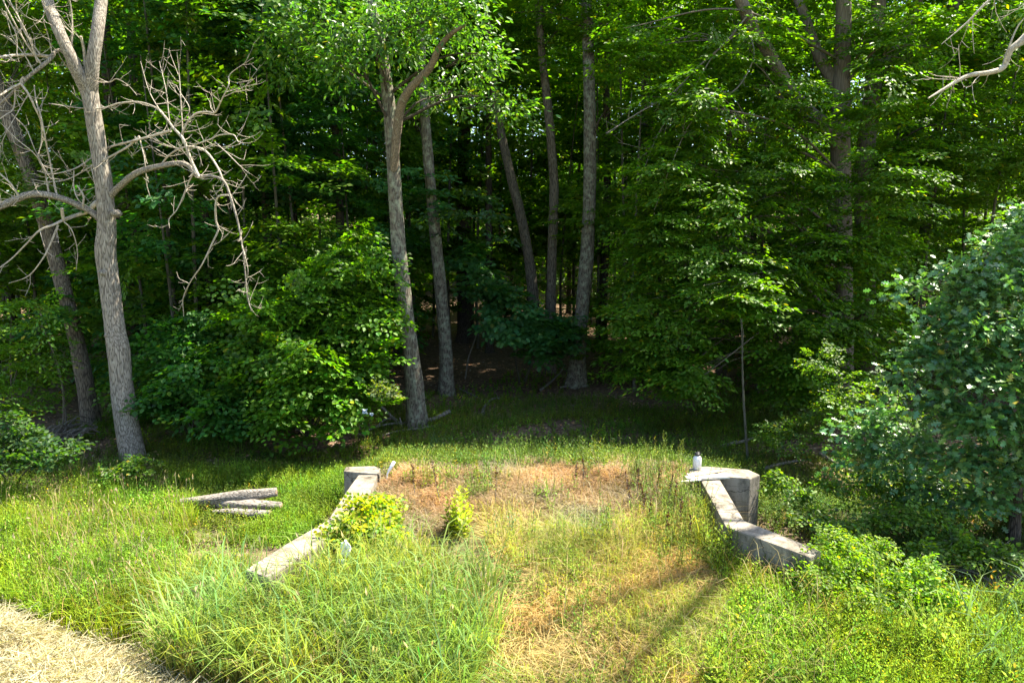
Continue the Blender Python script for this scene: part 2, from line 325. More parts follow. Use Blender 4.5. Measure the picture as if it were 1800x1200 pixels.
# ------------------------------------------------------------------ zones of the meadow (outlines on the ground)
Z_REED = [(250, 1130), (330, 1010), (450, 1012), (590, 1000), (690, 960), (760, 945), (850, 985), (890, 1070), (860, 1140), (790, 1230), (330, 1230)]
Z_TALL = [(-200, 880), (120, 850), (330, 855), (350, 930), (440, 945), (430, 1010), (330, 1010), (250, 1120), (120, 1085), (-200, 1000)]
Z_DRY = [(680, 850), (700, 816), (1205, 816), (1240, 900), (1080, 925), (960, 940), (820, 905), (720, 945), (660, 980), (655, 920)]
Z_GOLD = [(830, 910), (1080, 925), (1225, 890), (1290, 990), (1300, 1090), (1260, 1250), (780, 1250), (870, 1130), (890, 1060)]
Z_YEL = [(1240, 940), (1380, 970), (1480, 1000), (1700, 1040), (1950, 1070), (1950, 1260), (1240, 1260), (1300, 1090)]
Z_LUSH = [(440, 790), (600, 800), (610, 860), (560, 920), (430, 990), (400, 940), (480, 900), (470, 850), (330, 850), (240, 800)]

# ------------------------------------------------------------------ ground
def axis_pts(a, b, fine, far):
    s = np.arange(a, b + 1e-6, fine); o = [.6]
    while o[-1] < far: o.append(o[-1] * 1.45)
    o = np.cumsum([min(v, 60) for v in o if v]); o = o[o < far]
    return np.concatenate([(a - o)[::-1], s, b + o])
gx = axis_pts(-11, 11, .14, 420); gy = axis_pts(4, 18, .14, 420)
X, Y = np.meshgrid(gx, gy); Z = H(X, Y); V = np.stack([X, Y, Z], -1).reshape(-1, 3)
nx = len(gx); I = (np.arange(len(gy) - 1)[:, None] * nx + np.arange(nx - 1)[None]); F = np.stack([I, I + 1, I + nx + 1, I + nx], -1).reshape(-1, 4)
px, py, _ = proj(V + np.array((0, 0, .1)))
front = V[:, 1] > 3
gc = np.tile(np.array((.11, .10, .045)), (len(V), 1))
def paint(m, c, k=1.): gc[m] = gc[m] * (1 - k) + np.array(c) * k
wood = sst(11.3, 13.2, V[:, 1] + .5 * wob(V[:, 0], V[:, 1], 1.1)); gc = gc * (1 - wood[:, None]) + np.array((.15, .098, .062)) * wood[:, None]
for z, c in ((Z_TALL, (.12, .115, .04)), (Z_REED, (.15, .13, .05)), (Z_DRY, (.21, .15, .09)), (Z_GOLD, (.22, .18, .09)), (Z_YEL, (.13, .13, .03)), (Z_LUSH, (.07, .09, .025))):
    paint(pip(z, px + 24 * wob(V[:, 0], V[:, 1], 3.1, .4), py + 14 * wob(V[:, 0], V[:, 1], 3.7, 2.)) & front, c)
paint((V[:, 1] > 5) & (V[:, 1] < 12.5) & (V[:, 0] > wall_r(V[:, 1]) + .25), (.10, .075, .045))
paint((hayd(V[:, 0], V[:, 1]) > 0.05) & (V[:, 1] < 9), (.26, .22, .14))
paint(((V[:, 0] + 3.75) / .75) ** 2 + ((V[:, 1] - 8.75) / .5) ** 2 < 1, (.16, .115, .075))
paint(V[:, 1] < 3.5, (.2, .2, .08))
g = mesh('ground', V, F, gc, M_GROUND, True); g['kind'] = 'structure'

# ------------------------------------------------------------------ concrete wing walls
def prism(name, outline, z0, z1, m, slope=None, parent=None, bev=.018):
    n = len(outline); P = np.array(outline, float); top = np.full(n, z1) if slope is None else np.array(slope)
    V = np.vstack([np.c_[P, np.full(n, z0)], np.c_[P, top]])
    me = bpy.data.meshes.new(name)
    me.from_pydata(V.tolist(), [], [tuple(range(n, 2 * n)), tuple(range(n))[::-1]] + [(i, (i + 1) % n, n + (i + 1) % n, n + i) for i in range(n)])
    import bmesh
    b = bmesh.new(); b.from_mesh(me); bmesh.ops.recalc_face_normals(b, faces=b.faces)
    bmesh.ops.bevel(b, geom=[e for e in b.edges if max(v.co.z for v in e.verts) > z0 + .1], offset=bev, segments=2, affect='EDGES', profile=.6)
    b.to_mesh(me); b.free(); me.materials.append(m)
    o = bpy.data.objects.new(name, me); COL.objects.link(o)
    if parent: o.parent = parent; o.location = -Vector(parent.location)
    return o
ZT = 1.0
q = lambda a, b: tuple(atz(a, b, ZT)[:2])
wr = thing('retaining_wall', 'right-hand grey concrete wing wall with the bottle and boards on it', 'wall', (2.8, 9.0, 0), 'concrete walls flanking the old ramp')
prism('wing', [q(1229, 838), q(1276, 925), q(1395, 968), q(1424, 979), q(1444, 968), q(1420, 958), q(1308, 914), q(1263, 838)], -.4, ZT, M_CONC, None, wr)
prism('end_pier', [q(1212, 832), q(1262, 837.5), q(1318, 842), q(1336, 835.5), q(1316, 826), q(1240, 820), q(1212, 823)], -.4, ZT + .012, M_CONC, None, wr)
wl = thing('retaining_wall', 'left-hand grey concrete wing wall half hidden by the bramble', 'wall', (-2.3, 8.9, 0), 'concrete walls flanking the old ramp')
prism('wing', [q(664, 834), q(652, 862), q(613, 920), q(540, 972), q(470, 1014), q(432, 1000), q(500, 957), q(577, 913), q(608, 864), q(630, 834)], -.4, ZT, M_CONC, None, wl)
prism('end_pier', [q(604, 829), q(667, 834), q(669, 824), q(658, 819.5), q(608, 821)], -.4, ZT + .012, M_CONC, None, wl)

# ------------------------------------------------------------------ trees of the front row
def trunk_pts(pts, Y, top=None, lean=0.):
    """pts (px,py,width px) from the base up -> world points and radii; carries on straight up to height top"""
    P = []; r = []
    for i, (a, b, wd) in enumerate(pts):
        p = at(a, b, Y + lean * i); P.append(p); r.append(wd * .5 * ((p - CAM) @ FW) / FPX)
    base = P[0].copy(); zg = float(H(base[0], base[1]))
    P[0] = np.array((base[0], base[1], zg - .15)); 
    if top and P[-1][2] < top:
        d = unit(P[-1] - P[-2]); d = unit(d * .5 + np.array((0, 0, .7)))
        for k in (.5, 1.): P.append(P[len(pts) - 1] + d * (top - P[len(pts) - 1][2]) / d[2] * k); r.append(r[len(pts) - 1] * (1 - .55 * k))
    return np.array(P), np.array(r)
def tree(name, label, cat, pts, Y, m, top=15., sides=18, group=None, flare=.35, lean=0., rough=.05, ws=.8):
    P, r = trunk_pts(pts, Y, top, lean); r = r * ws; t = thing(name, label, cat, P[0], group); g = G()
    tube(g, P, r, sides, rough, flare, step=.16); g.build('trunk', m, t, True); return t, P, r
def at_h(P, z):
    return np.array([np.interp(z, P[:, 2], P[:, i]) for i in range(3)])
def fb(px, py, Y, rx, ry, n, ryd=None):
    """foliage blob: centre on a sight line at depth Y, half sizes given by how wide they look"""
    c = at(px, py, Y); dep = (c - CAM) @ FW; a = rx * dep / FPX
    return (c, (a, a * .8 if ryd is None else ryd, ry * dep / FPX), n)
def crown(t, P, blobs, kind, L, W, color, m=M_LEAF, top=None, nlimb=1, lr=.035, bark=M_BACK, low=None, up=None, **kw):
    g = G(); foliage(g, blobs, kind, L, W, color, axis=None, **kw)
    if top: canopy(g, *top, color)
    o = g.build('crown', m, t, kind='stuff')
    g2 = G()
    for c, r, n in blobs:
        for k in range(nlimb):
            e = np.asarray(c) + R.normal(0, .35, 3) * np.asarray(r); z = np.clip(e[2] - R.uniform(.3, 1.2), P[0][2] + .6, P[-1][2])
            if low: z = max(z, low)
            limbs(g2, at_h(P, z), [e], lr)
            for _ in range(4): limbs(g2, e * .6 + at_h(P, z) * .4 + np.array((0, 0, .05)), [np.asarray(c) + R.uniform(-.75, .75, 3) * np.asarray(r)], lr * .35, sides=4)
    if blobs and nlimb: g2.build('limbs', bark, t, True, kind='stuff')
    return o

def twigs(g, P, r, n, Lm, up=.2, depth=0):
    for _ in range(n):
        i = R.integers(1, len(P)) if len(P) > 1 else 0; p = P[i - 1] + (P[i] - P[i - 1]) * R.uniform(); d = unit(P[i] - P[i - 1])
        v = unit(d * R.uniform(.2, .9) + R.normal(0, .75, 3) * np.array((1, .6, 1)) + np.array((0, 0, up))); L = Lm * R.uniform(.4, 1.2)
        k1 = R.normal(0, .3, 3); Q = np.array([p, p + v * L * .4 + k1 * L * .12, p + v * L * .75 + k1 * L * .4 + np.array((0, 0, .05 * L)), p + v * L + k1 * L * .6 + np.array((0, 0, .16 * L))])
        ra = min(r[i] * .75, .0056 if depth == 0 else .004); tube(g, Q, [ra, ra * .85, ra * .65, ra * .4], 4, 0, 0, step=.12, cap=False)
        if depth < 1: twigs(g, Q, [ra] * 4, R.integers(1, 4), L * .5, up * .5, 1)
GR_OAK = (.075, .148, .014); GR_BEECH = (.076, .155, .010); GR_SHRUB = (.07, .152, .011); GR_BLUE = (.036, .115, .026); GR_FAR = (.084, .158, .009)

# oak with a rising side limb, left of centre
t3, P3, r3 = tree('oak_tree', 'lichen-spotted oak trunk with a curved limb rising to the right, fallen branches at its foot', 'tree',
    [(733, 738, 46), (729, 690, 42), (722, 620, 37), (710, 520, 34), (700, 420, 32), (694, 330, 31), (689, 250, 30), (682, 170, 27), (672, 90, 22), (655, 10, 20), (645, -60, 19)], 14.3, M_BARK_L, 14, ws=.78)
g = G(); Pb = [at(a, b, 14.2 - .18 * i) for i, (a, b) in enumerate([(692, 300), (697, 240), (703, 190), (722, 155), (755, 120), (770, 88), (790, 62), (818, 44)])]
tube(g, Pb, np.array([13, 15, 14, 13.5, 12, 10, 8, 4]) * .5 * 14.3 / FPX, 12, .12, step=.08); g.build('limb', bark_mat('bare_tan_limb', (.09, .065, .042), (.2, .155, .105), amount=.3, ridge=9., bump=.5), t3, True)
crown(t3, P3, [fb(700, 50, 13.6, 110, 60, 56), fb(800, 20, 13.2, 85, 60, 44), fb(600, 100, 13.4, 55, 60, 34), fb(840, 110, 14.2, 60, 50, 26), fb(770, 170, 15, 80, 30, 22), fb(560, 40, 14, 70, 60, 36), fb(890, 190, 14.6, 50, 30, 14), fb(500, 90, 14.6, 60, 70, 28)],
      'ov', .13, .055, (.075, .155, .02), M_GLOSS, ((P3[-1][0] + .3, 16.6, 12.6), (2.4, 2.0, 2.2), 420, .3), tmpl=SPR_CLUMP, hang=.5, tilt=.5, scale=1.25)
# second, slimmer trunk behind it
t4, P4, r4 = tree('forest_tree', 'slim straight grey trunk just right of the oak with the curved limb', 'tree',
    [(783, 690, 36), (784, 640, 30), (779, 560, 28), (770, 460, 26), (760, 360, 25), (752, 270, 23), (746, 190, 20), (741, 90, 18), (738, -40, 16)], 17.5, M_BARK_L, 15)
crown(t4, P4, [fb(730, 210, 18, 60, 60, 25), fb(660, 160, 18.5, 90, 80, 40)], 'ov', .12, .055, GR_OAK, top=((P4[-1][0], 18, 12.5), (3.6, 3, 2.8), 800, .34))
# leaning trunk
t5, P5, r5 = tree('forest_tree', 'curved trunk leaning to the left in the middle of the shaded woods', 'tree',
    [(946, 622, 27), (940, 555, 26), (932, 470, 25), (918, 390, 24), (898, 310, 22), (878, 220, 20), (866, 140, 18), (858, 40, 16), (850, -60, 14)], 21.5, M_BARK, 16, ws=.74)
crown(t5, P5, [fb(850, 120, 21, 60, 40, 26), fb(900, 60, 21.5, 70, 50, 30)], 'ov', .13, .06, GR_OAK, top=((P5[-1][0], 21.5, 13.5), (4, 3.2, 3), 800, .36))
t6, P6, r6 = tree('forest_tree', 'straight dark trunk second from the thick flared tree at centre', 'tree',
    [(969, 648, 26), (968, 600, 22), (969, 500, 21), (972, 400, 21), (974, 330, 20), (968, 240, 20), (960, 160, 18), (951, 80, 16), (945, -30, 15)], 20.2, M_BARK, 16)
crown(t6, P6, [fb(940, 60, 20.5, 80, 60, 45), fb(1000, 30, 20.5, 60, 50, 30)], 'ov', .13, .06, GR_OAK, top=((P6[-1][0], 20.5, 13.5), (3.6, 3.2, 3), 700, .36))
t7, P7, r7 = tree('forest_tree', 'thick straight trunk with flared roots and an orange stain, right of centre', 'tree',
    [(1012, 672, 42), (1016, 630, 35), (1022, 560, 31), (1030, 470, 30), (1035, 380, 29), (1037, 290, 28), (1037, 200, 27), (1035, 110, 26), (1031, 20, 25), (1028, -60, 23)], 18.4, M_BARK_L, 16, flare=.6)
g = G(); c = at(1019, 615, 18.12)
for k in range(26):
    a = R.uniform(-.10, .10); zz = R.normal(0, .16); rr_ = .268 + .01 * abs(zz)
    p0 = np.array((at_h(P7, c[2] + zz)[0] + rr_ * math.sin(a * 4.5), at_h(P7, c[2] + zz)[1] - rr_ * math.cos(a * 4.5) - .006, c[2] + zz))
    d_ = np.array((math.cos(a * 4.5), math.sin(a * 4.5), 0)); s_ = R.uniform(.008, .02); h_ = R.uniform(.02, .06)
    g.add([p0 - d_ * s_, p0 + d_ * s_ + np.array((0, 0, -.01)), p0 + d_ * s_ * .6 + np.array((0, 0, h_)), p0 - d_ * s_ * .8 + np.array((0, 0, h_ * .8))], [(0, 1, 2, 3)], (.2, .11, .02))
g.build('bark_stain', plain('orange_algae', (.2, .115, .03), .9, .1), t7, kind='stuff')
crown(t7, P7, [fb(1075, 60, 18.0, 70, 60, 40), fb(980, -10, 18, 70, 50, 35), fb(1075, 185, 17.6, 24, 16, 5)], 'ov', .115, .055, GR_BEECH, top=((P7[-1][0], 18.6, 13.6), (3.4, 2.6, 2.6), 480, .34))
# leaning trunk at the left
t2, P2, r2 = tree('forest_tree', 'grey trunk leaning left behind the dead tree at the left edge', 'tree',
    [(160, 738, 40), (152, 690, 36), (139, 620, 34), (118, 530, 33), (97, 450, 32), (75, 375, 31), (50, 300, 31), (18, 215, 31), (-10, 140, 30), (-50, 30, 28)], 14.6, M_BARK, 13, ws=.76)
crown(t2, P2, [fb(60, 330, 14.2, 60, 60, 24), fb(100, 270, 15, 70, 60, 24), fb(30, 60, 15, 110, 110, 60)], 'ov', .10, .045, (.075, .125, .024), top=((P2[-1][0], 14.8, 11.5), (2.8, 2, 2.2), 500, .3))

# beech with spreading limbs and layered sprays, on the right
t9, P9, r9 = tree('beech_tree', 'large smooth beech with forking limbs and drooping layered leaves, right of centre', 'tree',
    [(1482, 690, 40), (1482, 620, 36), (1482, 520, 34), (1480, 430, 34), (1478, 330, 36), (1478, 250, 34), (1479, 150, 31), (1482, 60, 28), (1484, -40, 25)], 16.2, M_BEECH, 15, ws=.95)
def px_limb(name, pts, Y, drift, m, t, sides=12, rough=.06):
    g = G(); P = [at(a, b, Y + drift * i) for i, (a, b, _) in enumerate(pts)]
    tube(g, P, [wd * .5 * ((p - CAM) @ FW) / FPX for p, (_, _, wd) in zip(P, pts)], sides, rough, step=.15); g.build(name, m, t, True); return P
px_limb('limb', [(1476, 262, 24), (1455, 226, 25), (1415, 190, 23), (1378, 140, 22), (1350, 90, 22), (1320, 40, 22), (1298, -10, 21), (1280, -60, 20)], 16.2, -.12, M_BEECH, t9)
px_limb('limb', [(1478, 170, 20), (1466, 145, 20), (1443, 105, 19), (1428, 70, 18), (1415, 30, 17), (1402, -5, 16), (1392, -50, 15)], 16.2, .1, M_BEECH, t9)
for pl in ([(1312, 30, 6), (1275, 75, 5), (1225, 120, 4), (1180, 165, 3.5), (1120, 200, 3), (1065, 235, 1.5)], [(1318, 60, 6), (1325, 100, 4), (1300, 150, 3.5), (1262, 180, 3), (1215, 215, 2.5), (1180, 290, 2), (1150, 370, 1)], [(1180, 165, 3), (1175, 210, 2.5), (1150, 260, 2), (1085, 250, 1)], [(1320, 45, 4), (1260, 90, 3), (1210, 170, 2.5), (1160, 230, 2), (1120, 330, 1)]):
    g = G(); P = np.array([at(a, b, 15.4 - .28 * i) for i, (a, b, _) in enumerate(pl)]); r = np.array([v[2] for v in pl]) * .33 * 14.5 / FPX; tube(g, P, r, 5, .12, step=.1); twigs(g, P, r, 9, .6, -.2); g.build('dead_branch', M_STICK, t9, True, kind='stuff')
beech_blobs = [fb(1200, 180, 14.4, 85, 60, 52), fb(1170, 320, 14.2, 80, 60, 52), fb(1135, 560, 13.8, 65, 60, 60), fb(1175, 620, 13.5, 80, 70, 84), fb(1175, 440, 13.9, 80, 60, 64),
    fb(1260, 380, 14.2, 110, 55, 84), fb(1290, 500, 13.7, 120, 60, 110), fb(1380, 330, 14.6, 110, 60, 80), fb(1430, 450, 14.3, 120, 60, 100), fb(1400, 570, 13.9, 120, 60, 110),
    fb(1300, 100, 15.2, 110, 80, 64), fb(1400, 200, 14.9, 90, 55, 44), fb(1560, 180, 14.6, 110, 60, 60), fb(1560, 320, 14.2, 100, 60, 70), fb(1600, 90, 15.2, 110, 70, 60),
    fb(1230, 270, 14.6, 80, 45, 44), fb(1400, 650, 13.5, 60, 45, 34), fb(1440, 680, 13.6, 80, 55, 50), fb(1420, 40, 16.8, 100, 70, 46), fb(1520, 60, 15.6, 60, 50, 24), fb(1530, 430, 14.4, 80, 50, 60), fb(1530, 560, 14.2, 80, 60, 60), fb(1110, 90, 15.4, 70, 60, 36), fb(1125, 640, 13.9, 45, 36, 28), fb(1210, 670, 13.2, 60, 30, 34), fb(1120, 500, 14.6, 40, 60, 30), fb(1480, 620, 13.6, 60, 50, 44), fb(1120, 420, 15, 40, 50, 22)]
crown(t9, P9, beech_blobs, 'ov', .105, .056, GR_BEECH, M_LEAF, ((P9[-1][0], 16.3, 12.2), (4.0, 2.4, 2.6), 380, .32), bark=M_BEECH, tier=.34, droop=.28, tilt=.16, scale=1.05, low=2.4)
t10, P10, r10 = tree('beech_tree', 'second smooth beech trunk close behind the right-hand forking one', 'tree',
    [(1528, 640, 34), (1524, 540, 34), (1520, 430, 34), (1518, 330, 36), (1525, 240, 35), (1535, 150, 32), (1541, 70, 29), (1546, -20, 27)], 18.0, M_BEECH, 16, ws=.85)
px_limb('limb', [(1536, 150, 20), (1560, 105, 19), (1590, 70, 17), (1605, 30, 16), (1620, -20, 15)], 18, .1, M_BEECH, t10)
px_limb('limb', [(1596, 110, 22), (1630, 80, 24), (1660, 50, 23), (1680, 5, 22), (1695, -40, 20)], 18.6, .1, M_BEECH, t10)
crown(t10, P10, [fb(1650, 140, 17.5, 120, 80, 70), fb(1730, 60, 17.5, 120, 90, 70), fb(1640, 280, 16.2, 110, 70, 70), fb(1740, 240, 16.0, 110, 90, 80)], 'ov', .11, .058, GR_BEECH, top=((P10[-1][0] + 1, 18.3, 13), (4.3, 3.2, 3), 1000, .34), tier=.36, droop=.25)

# lobed-leaf oak at the right edge
P11 = np.array([gnd(1780, 955)]); b11 = P11[0]
t11 = thing('young_oak', 'low bushy oak with silvery lobed leaves at the right edge', 'tree', b11)
pts = np.array([b11 + (0, 0, -.15), b11 + (.01, .02, .6), b11 + (.05, .05, 1.6), b11 + (.15, .1, 3.0), b11 + (.1, .2, 4.6)])
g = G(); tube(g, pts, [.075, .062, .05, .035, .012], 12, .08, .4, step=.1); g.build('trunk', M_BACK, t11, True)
oak_b = [(1745, 395, 9.8, 60, 36), (1690, 430, 9.5, 46, 30), (1625, 480, 9.2, 50, 34), (1700, 500, 9.0, 60, 36), (1780, 480, 9.2, 60, 50), (1600, 545, 9.3, 44, 26), (1660, 570, 8.8, 60, 36), (1750, 580, 8.6, 70, 44), (1555, 620, 9.4, 50, 28), (1620, 640, 8.9, 56, 32), (1700, 655, 8.5, 64, 36), (1780, 660, 8.6, 60, 46),
    (1520, 655, 9.6, 34, 18), (1590, 705, 9.0, 54, 26), (1660, 730, 8.6, 62, 32), (1745, 740, 8.4, 66, 40), (1480, 765, 9.8, 44, 18), (1545, 770, 9.3, 50, 24), (1620, 795, 8.9, 60, 28), (1700, 815, 8.6, 64, 32), (1780, 810, 8.6, 60, 40), (1660, 865, 8.8, 54, 22), (1450, 745, 9.9, 40, 16), (1495, 720, 9.9, 36, 18), (1500, 800, 9.6, 46, 20), (1560, 860, 9.2, 44, 18), (1440, 790, 9.9, 30, 14), (1735, 870, 9.2, 50, 18), (1575, 590, 9.5, 40, 20), (1545, 500, 9.6, 26, 14), (1850, 560, 9.4, 90, 120), (1850, 760, 9.2, 90, 90), (1560, 835, 9.3, 44, 18)]
crown(t11, pts, [fb(a + 62, b + 8, yv, rx * .7, ry * .76, max(5, int(rx * ry / 108))) for a, b, yv, rx, ry in oak_b],
    'lo', .11, .084, (.085, .18, .05), M_SILVER, tmpl=SPR_CLUMP, tilt=.5, droop=.1, lr=.016, scale=.95, var=.25, nlimb=1)

# ------------------------------------------------------------------ the dead tree
Y1 = 12.6
t1 = thing('dead_tree', 'bare grey dead tree with pale twisted branches at the left', 'tree', gnd(230, 800))
dY = lambda a: Y1 - .0065 * max(0, a - 195) - .004 * max(0, 175 - a)
def dpts(pts, wig=0.):
    P = []; r = []
    k = R.uniform(0, 6)
    for i, (a, b, wd) in enumerate(pts):
        p = at(a, b, dY(a) + wig * math.sin(i * 1.1 + k) * min(i, 2) * .5); P.append(p); r.append(wd * .5 * ((p - CAM) @ FW) / FPX)
    return np.array(P), np.array(r)
P1, r1 = dpts([(233, 812, 52), (231, 795, 47), (222, 740, 46), (213, 670, 44), (208, 612, 45), (204, 588, 42), (198, 540, 39), (190, 480, 39), (186, 440, 40), (188, 400, 36), (185, 350, 35), (178, 290, 34), (170, 240, 33), (162, 190, 32), (155, 150, 33)])
P1[0][2] = float(H(P1[0][0], P1[0][1])) - .2
r1 = r1 * .82; g = G(); tube(g, P1, r1, 22, .05, .2, step=.1)
f1, q1 = dpts([(158, 168, 26), (163, 110, 25), (172, 50, 24), (178, 0, 24), (183, -70, 22), (188, -220, 15), (190, -330, 5)], .2); tube(g, f1, q1 * .85, 16, .06, step=.12)
f2, q2 = dpts([(156, 165, 24), (132, 115, 23), (106, 60, 23), (86, 10, 22), (68, -50, 20), (50, -160, 14), (45, -260, 4)], .2); tube(g, f2, q2 * .85, 16, .06, step=.12)
for a, b, s in ((207, 605, .06), (178, 480, .05), (200, 375, .06), (188, 590, .05)):       # knots
    p = at(a, b, Y1 - .2); tube(g, [p + (0, .12, 0), p + (0, -.01, .01), p + (0, -.03, .01)], [s * 1.3, s, s * .5], 9, .15)
g.build('trunk', M_DEAD, t1, True)
LIMB_R = [
 [(188, 352, 16), (210, 328, 15), (240, 305, 13), (280, 292, 12), (325, 288, 11), (347, 308, 8), (375, 310, 6), (395, 320, 6), (405, 345, 6), (418, 390, 5.5), (427, 440, 4), (432, 490, 3), (437, 530, 2), (442, 546, 1)],
 [(402, 343, 4), (385, 345, 4), (379, 360, 4), (380, 390, 4), (384, 403, 4), (372, 430, 3.5), (355, 465, 3), (335, 495, 2.5), (322, 525, 2), (323, 556, 1)],
 [(350, 312, 7), (335, 280, 6), (322, 245, 5.5), (305, 225, 5), (290, 205, 5), (275, 190, 4.5), (245, 180, 4), (210, 182, 4), (180, 190, 3), (140, 190, 2.5), (85, 182, 2)],
 [(318, 240, 5), (330, 215, 4), (345, 200, 4), (365, 197, 3.5), (378, 198, 3.5), (390, 175, 3), (402, 150, 2.5), (405, 130, 2), (445, 102, 1)],
 [(322, 243, 3), (318, 180, 2.4), (315, 130, 2), (311, 92, 1)], [(298, 215, 2.6), (292, 160, 2), (280, 108, 1)], [(283, 198, 2.2), (262, 160, 1.6), (247, 108, 1)],
 [(300, 230, 5.5), (265, 240, 5), (225, 250, 4.4), (190, 260, 4), (165, 275, 3), (135, 295, 2.5), (105, 304, 2), (85, 306, 1.6), (65, 300, 1)],
 [(245, 240, 4.4), (225, 258, 4.2), (195, 275, 4), (170, 288, 3.6), (155, 296, 3), (120, 315, 2.6), (85, 320, 2), (55, 315, 1)],
 [(245, 242, 2.6), (252, 270, 2.5), (256, 295, 2.2), (258, 325, 2), (264, 346, 1)],
 [(278, 298, 3), (295, 275, 3.2), (315, 262, 3.6), (335, 258, 4), (360, 265, 4), (380, 290, 4), (395, 322, 4)],
 [(338, 256, 2.6), (370, 245, 2.6), (385, 238, 2.6), (410, 237, 2.5), (420, 250, 2), (440, 252, 1)], [(378, 250, 2.5), (400, 270, 2.2), (420, 290, 2), (436, 303, 1)],
 [(345, 297, 3.2), (332, 320, 3), (322, 345, 2.6), (310, 370, 2), (297, 385, 2), (298, 401, 1)], [(160, 290, 2.6), (165, 315, 2.4), (170, 340, 2), (163, 348, 1)],
 [(130, 300, 2.2), (130, 330, 2.2), (138, 352, 2), (152, 362, 1)], [(300, 226, 2.4), (325, 208, 2.2), (333, 190, 1.6), (315, 160, 1.2), (310, 150, 1)],
 [(395, 170, 2), (425, 155, 1.6), (448, 138, 1)], [(318, 262, 2.4), (290, 256, 2.2), (262, 246, 1)], [(425, 430, 2), (432, 455, 2), (436, 480, 1.6), (430, 505, 1)]]
LIMB_L = [
 [(182, 392, 18), (160, 372, 16), (140, 362, 15), (115, 351, 15), (85, 343, 15), (55, 342, 15), (30, 350, 16), (0, 363, 17), (-40, 376, 17), (-110, 380, 14)],
 [(180, 352, 10), (168, 358, 11), (155, 371, 9), (130, 380, 7.5), (115, 385, 6), (95, 395, 5), (70, 405, 4), (45, 430, 3.4), (20, 455, 3), (-8, 476, 2.4)],
 [(112, 388, 6), (110, 378, 6.5), (109, 366, 6)], [(102, 396, 4.4), (88, 430, 3.6), (75, 455, 3), (50, 485, 2), (15, 498, 1.2)], [(110, 388, 3), (126, 404, 2.8), (136, 440, 2.2), (134, 475, 1)],
 [(100, 346, 4.6), (93, 310, 4), (85, 270, 3.6), (78, 235, 3.2), (72, 205, 3), (64, 180, 2.6), (60, 150, 2)], [(33, 345, 4), (18, 322, 3.6), (0, 305, 3), (-20, 280, 2)],
 [(85, 338, 2.4), (78, 300, 2.2), (60, 270, 2), (30, 245, 1.6), (0, 215, 1.2)], [(145, 362, 4), (147, 345, 4.6), (135, 325, 2)]]
LIMB_U = [
 [(152, 175, 16), (138, 145, 15), (124, 118, 13), (116, 97, 11), (104, 88, 9), (96, 92, 9), (90, 102, 9), (75, 115, 9), (50, 135, 8), (25, 160, 7), (0, 182, 6), (-40, 205, 5)],
 [(88, 100, 7), (55, 97, 6.5), (20, 98, 5.5), (-8, 101, 5), (-60, 96, 4)], [(72, 112, 4.4), (45, 75, 3.4), (20, 30, 2.6), (-5, -20, 2)], [(66, 110, 3.8), (52, 70, 3.2), (35, 35, 2.6), (12, -8, 2)],
 [(72, 98, 3.2), (42, 55, 2.6), (30, 20, 2.2), (27, -10, 1.6)], [(92, 96, 2.6), (84, 60, 2.2), (76, 30, 1.8), (90, 5, 1)], [(122, 97, 3.8), (127, 70, 3.4), (126, 25, 3), (120, -12, 2.4)],
 [(42, 136, 5.6), (37, 146, 5.6), (50, 165, 4.4), (62, 190, 3.8), (72, 215, 3), (73, 250, 2.4), (66, 272, 1)], [(37, 147, 5), (15, 158, 4.4), (0, 168, 3.6), (-30, 180, 3)], [(27, 155, 3.4), (24, 190, 3), (10, 202, 2.2), (-8, 214, 2)],
 [(150, 140, 6.5), (148, 92, 6.4), (142, 64, 5)], [(160, 130, 2), (190, 145, 1.8), (205, 139, 1.8), (225, 150, 1.4), (241, 168, 1)], [(60, 128, 2.6), (45, 100, 2.2), (20, 70, 1.8), (0, 60, 1.2)], [(128, 60, 2.2), (95, 30, 1.8), (75, 5, 1.4), (70, -20, 1)],
 [(30, 98, 2.4), (28, 60, 2), (8, 20, 1.4)], [(20, 200, 2), (45, 225, 1.8), (60, 260, 1.4), (75, 290, 1)], [(50, 165, 2), (30, 200, 1.8), (10, 235, 1.4), (0, 260, 1)]]
for L in (LIMB_R, LIMB_L, LIMB_U):
    g = G(); P, r = dpts(L[0], .05); tube(g, P, r * .7, 12, .2, step=.05); br = g.build('branch', M_DEAD, t1, True)
    g = G()
    for j, pl in enumerate(L):
        P, r = dpts(pl, .05 if j == 0 else .12)
        if j: tube(g, P, r * .85, 6, .14, step=.05)
        ln = np.linalg.norm(np.diff(P, axis=0), axis=1).sum(); big = r[0] > .07
        k = 4 if big else 0
        twigs(g, P[k:] if len(P) > k + 1 else P, r[k:] if len(P) > k + 1 else r, int((4.6 if L is LIMB_R else 4.2) * ln) + 2, .36, .1)
    o = g.build('twigs', M_TWIG, None, True); o.parent = br; o.location = (0, 0, 0); o['kind'] = 'stuff'
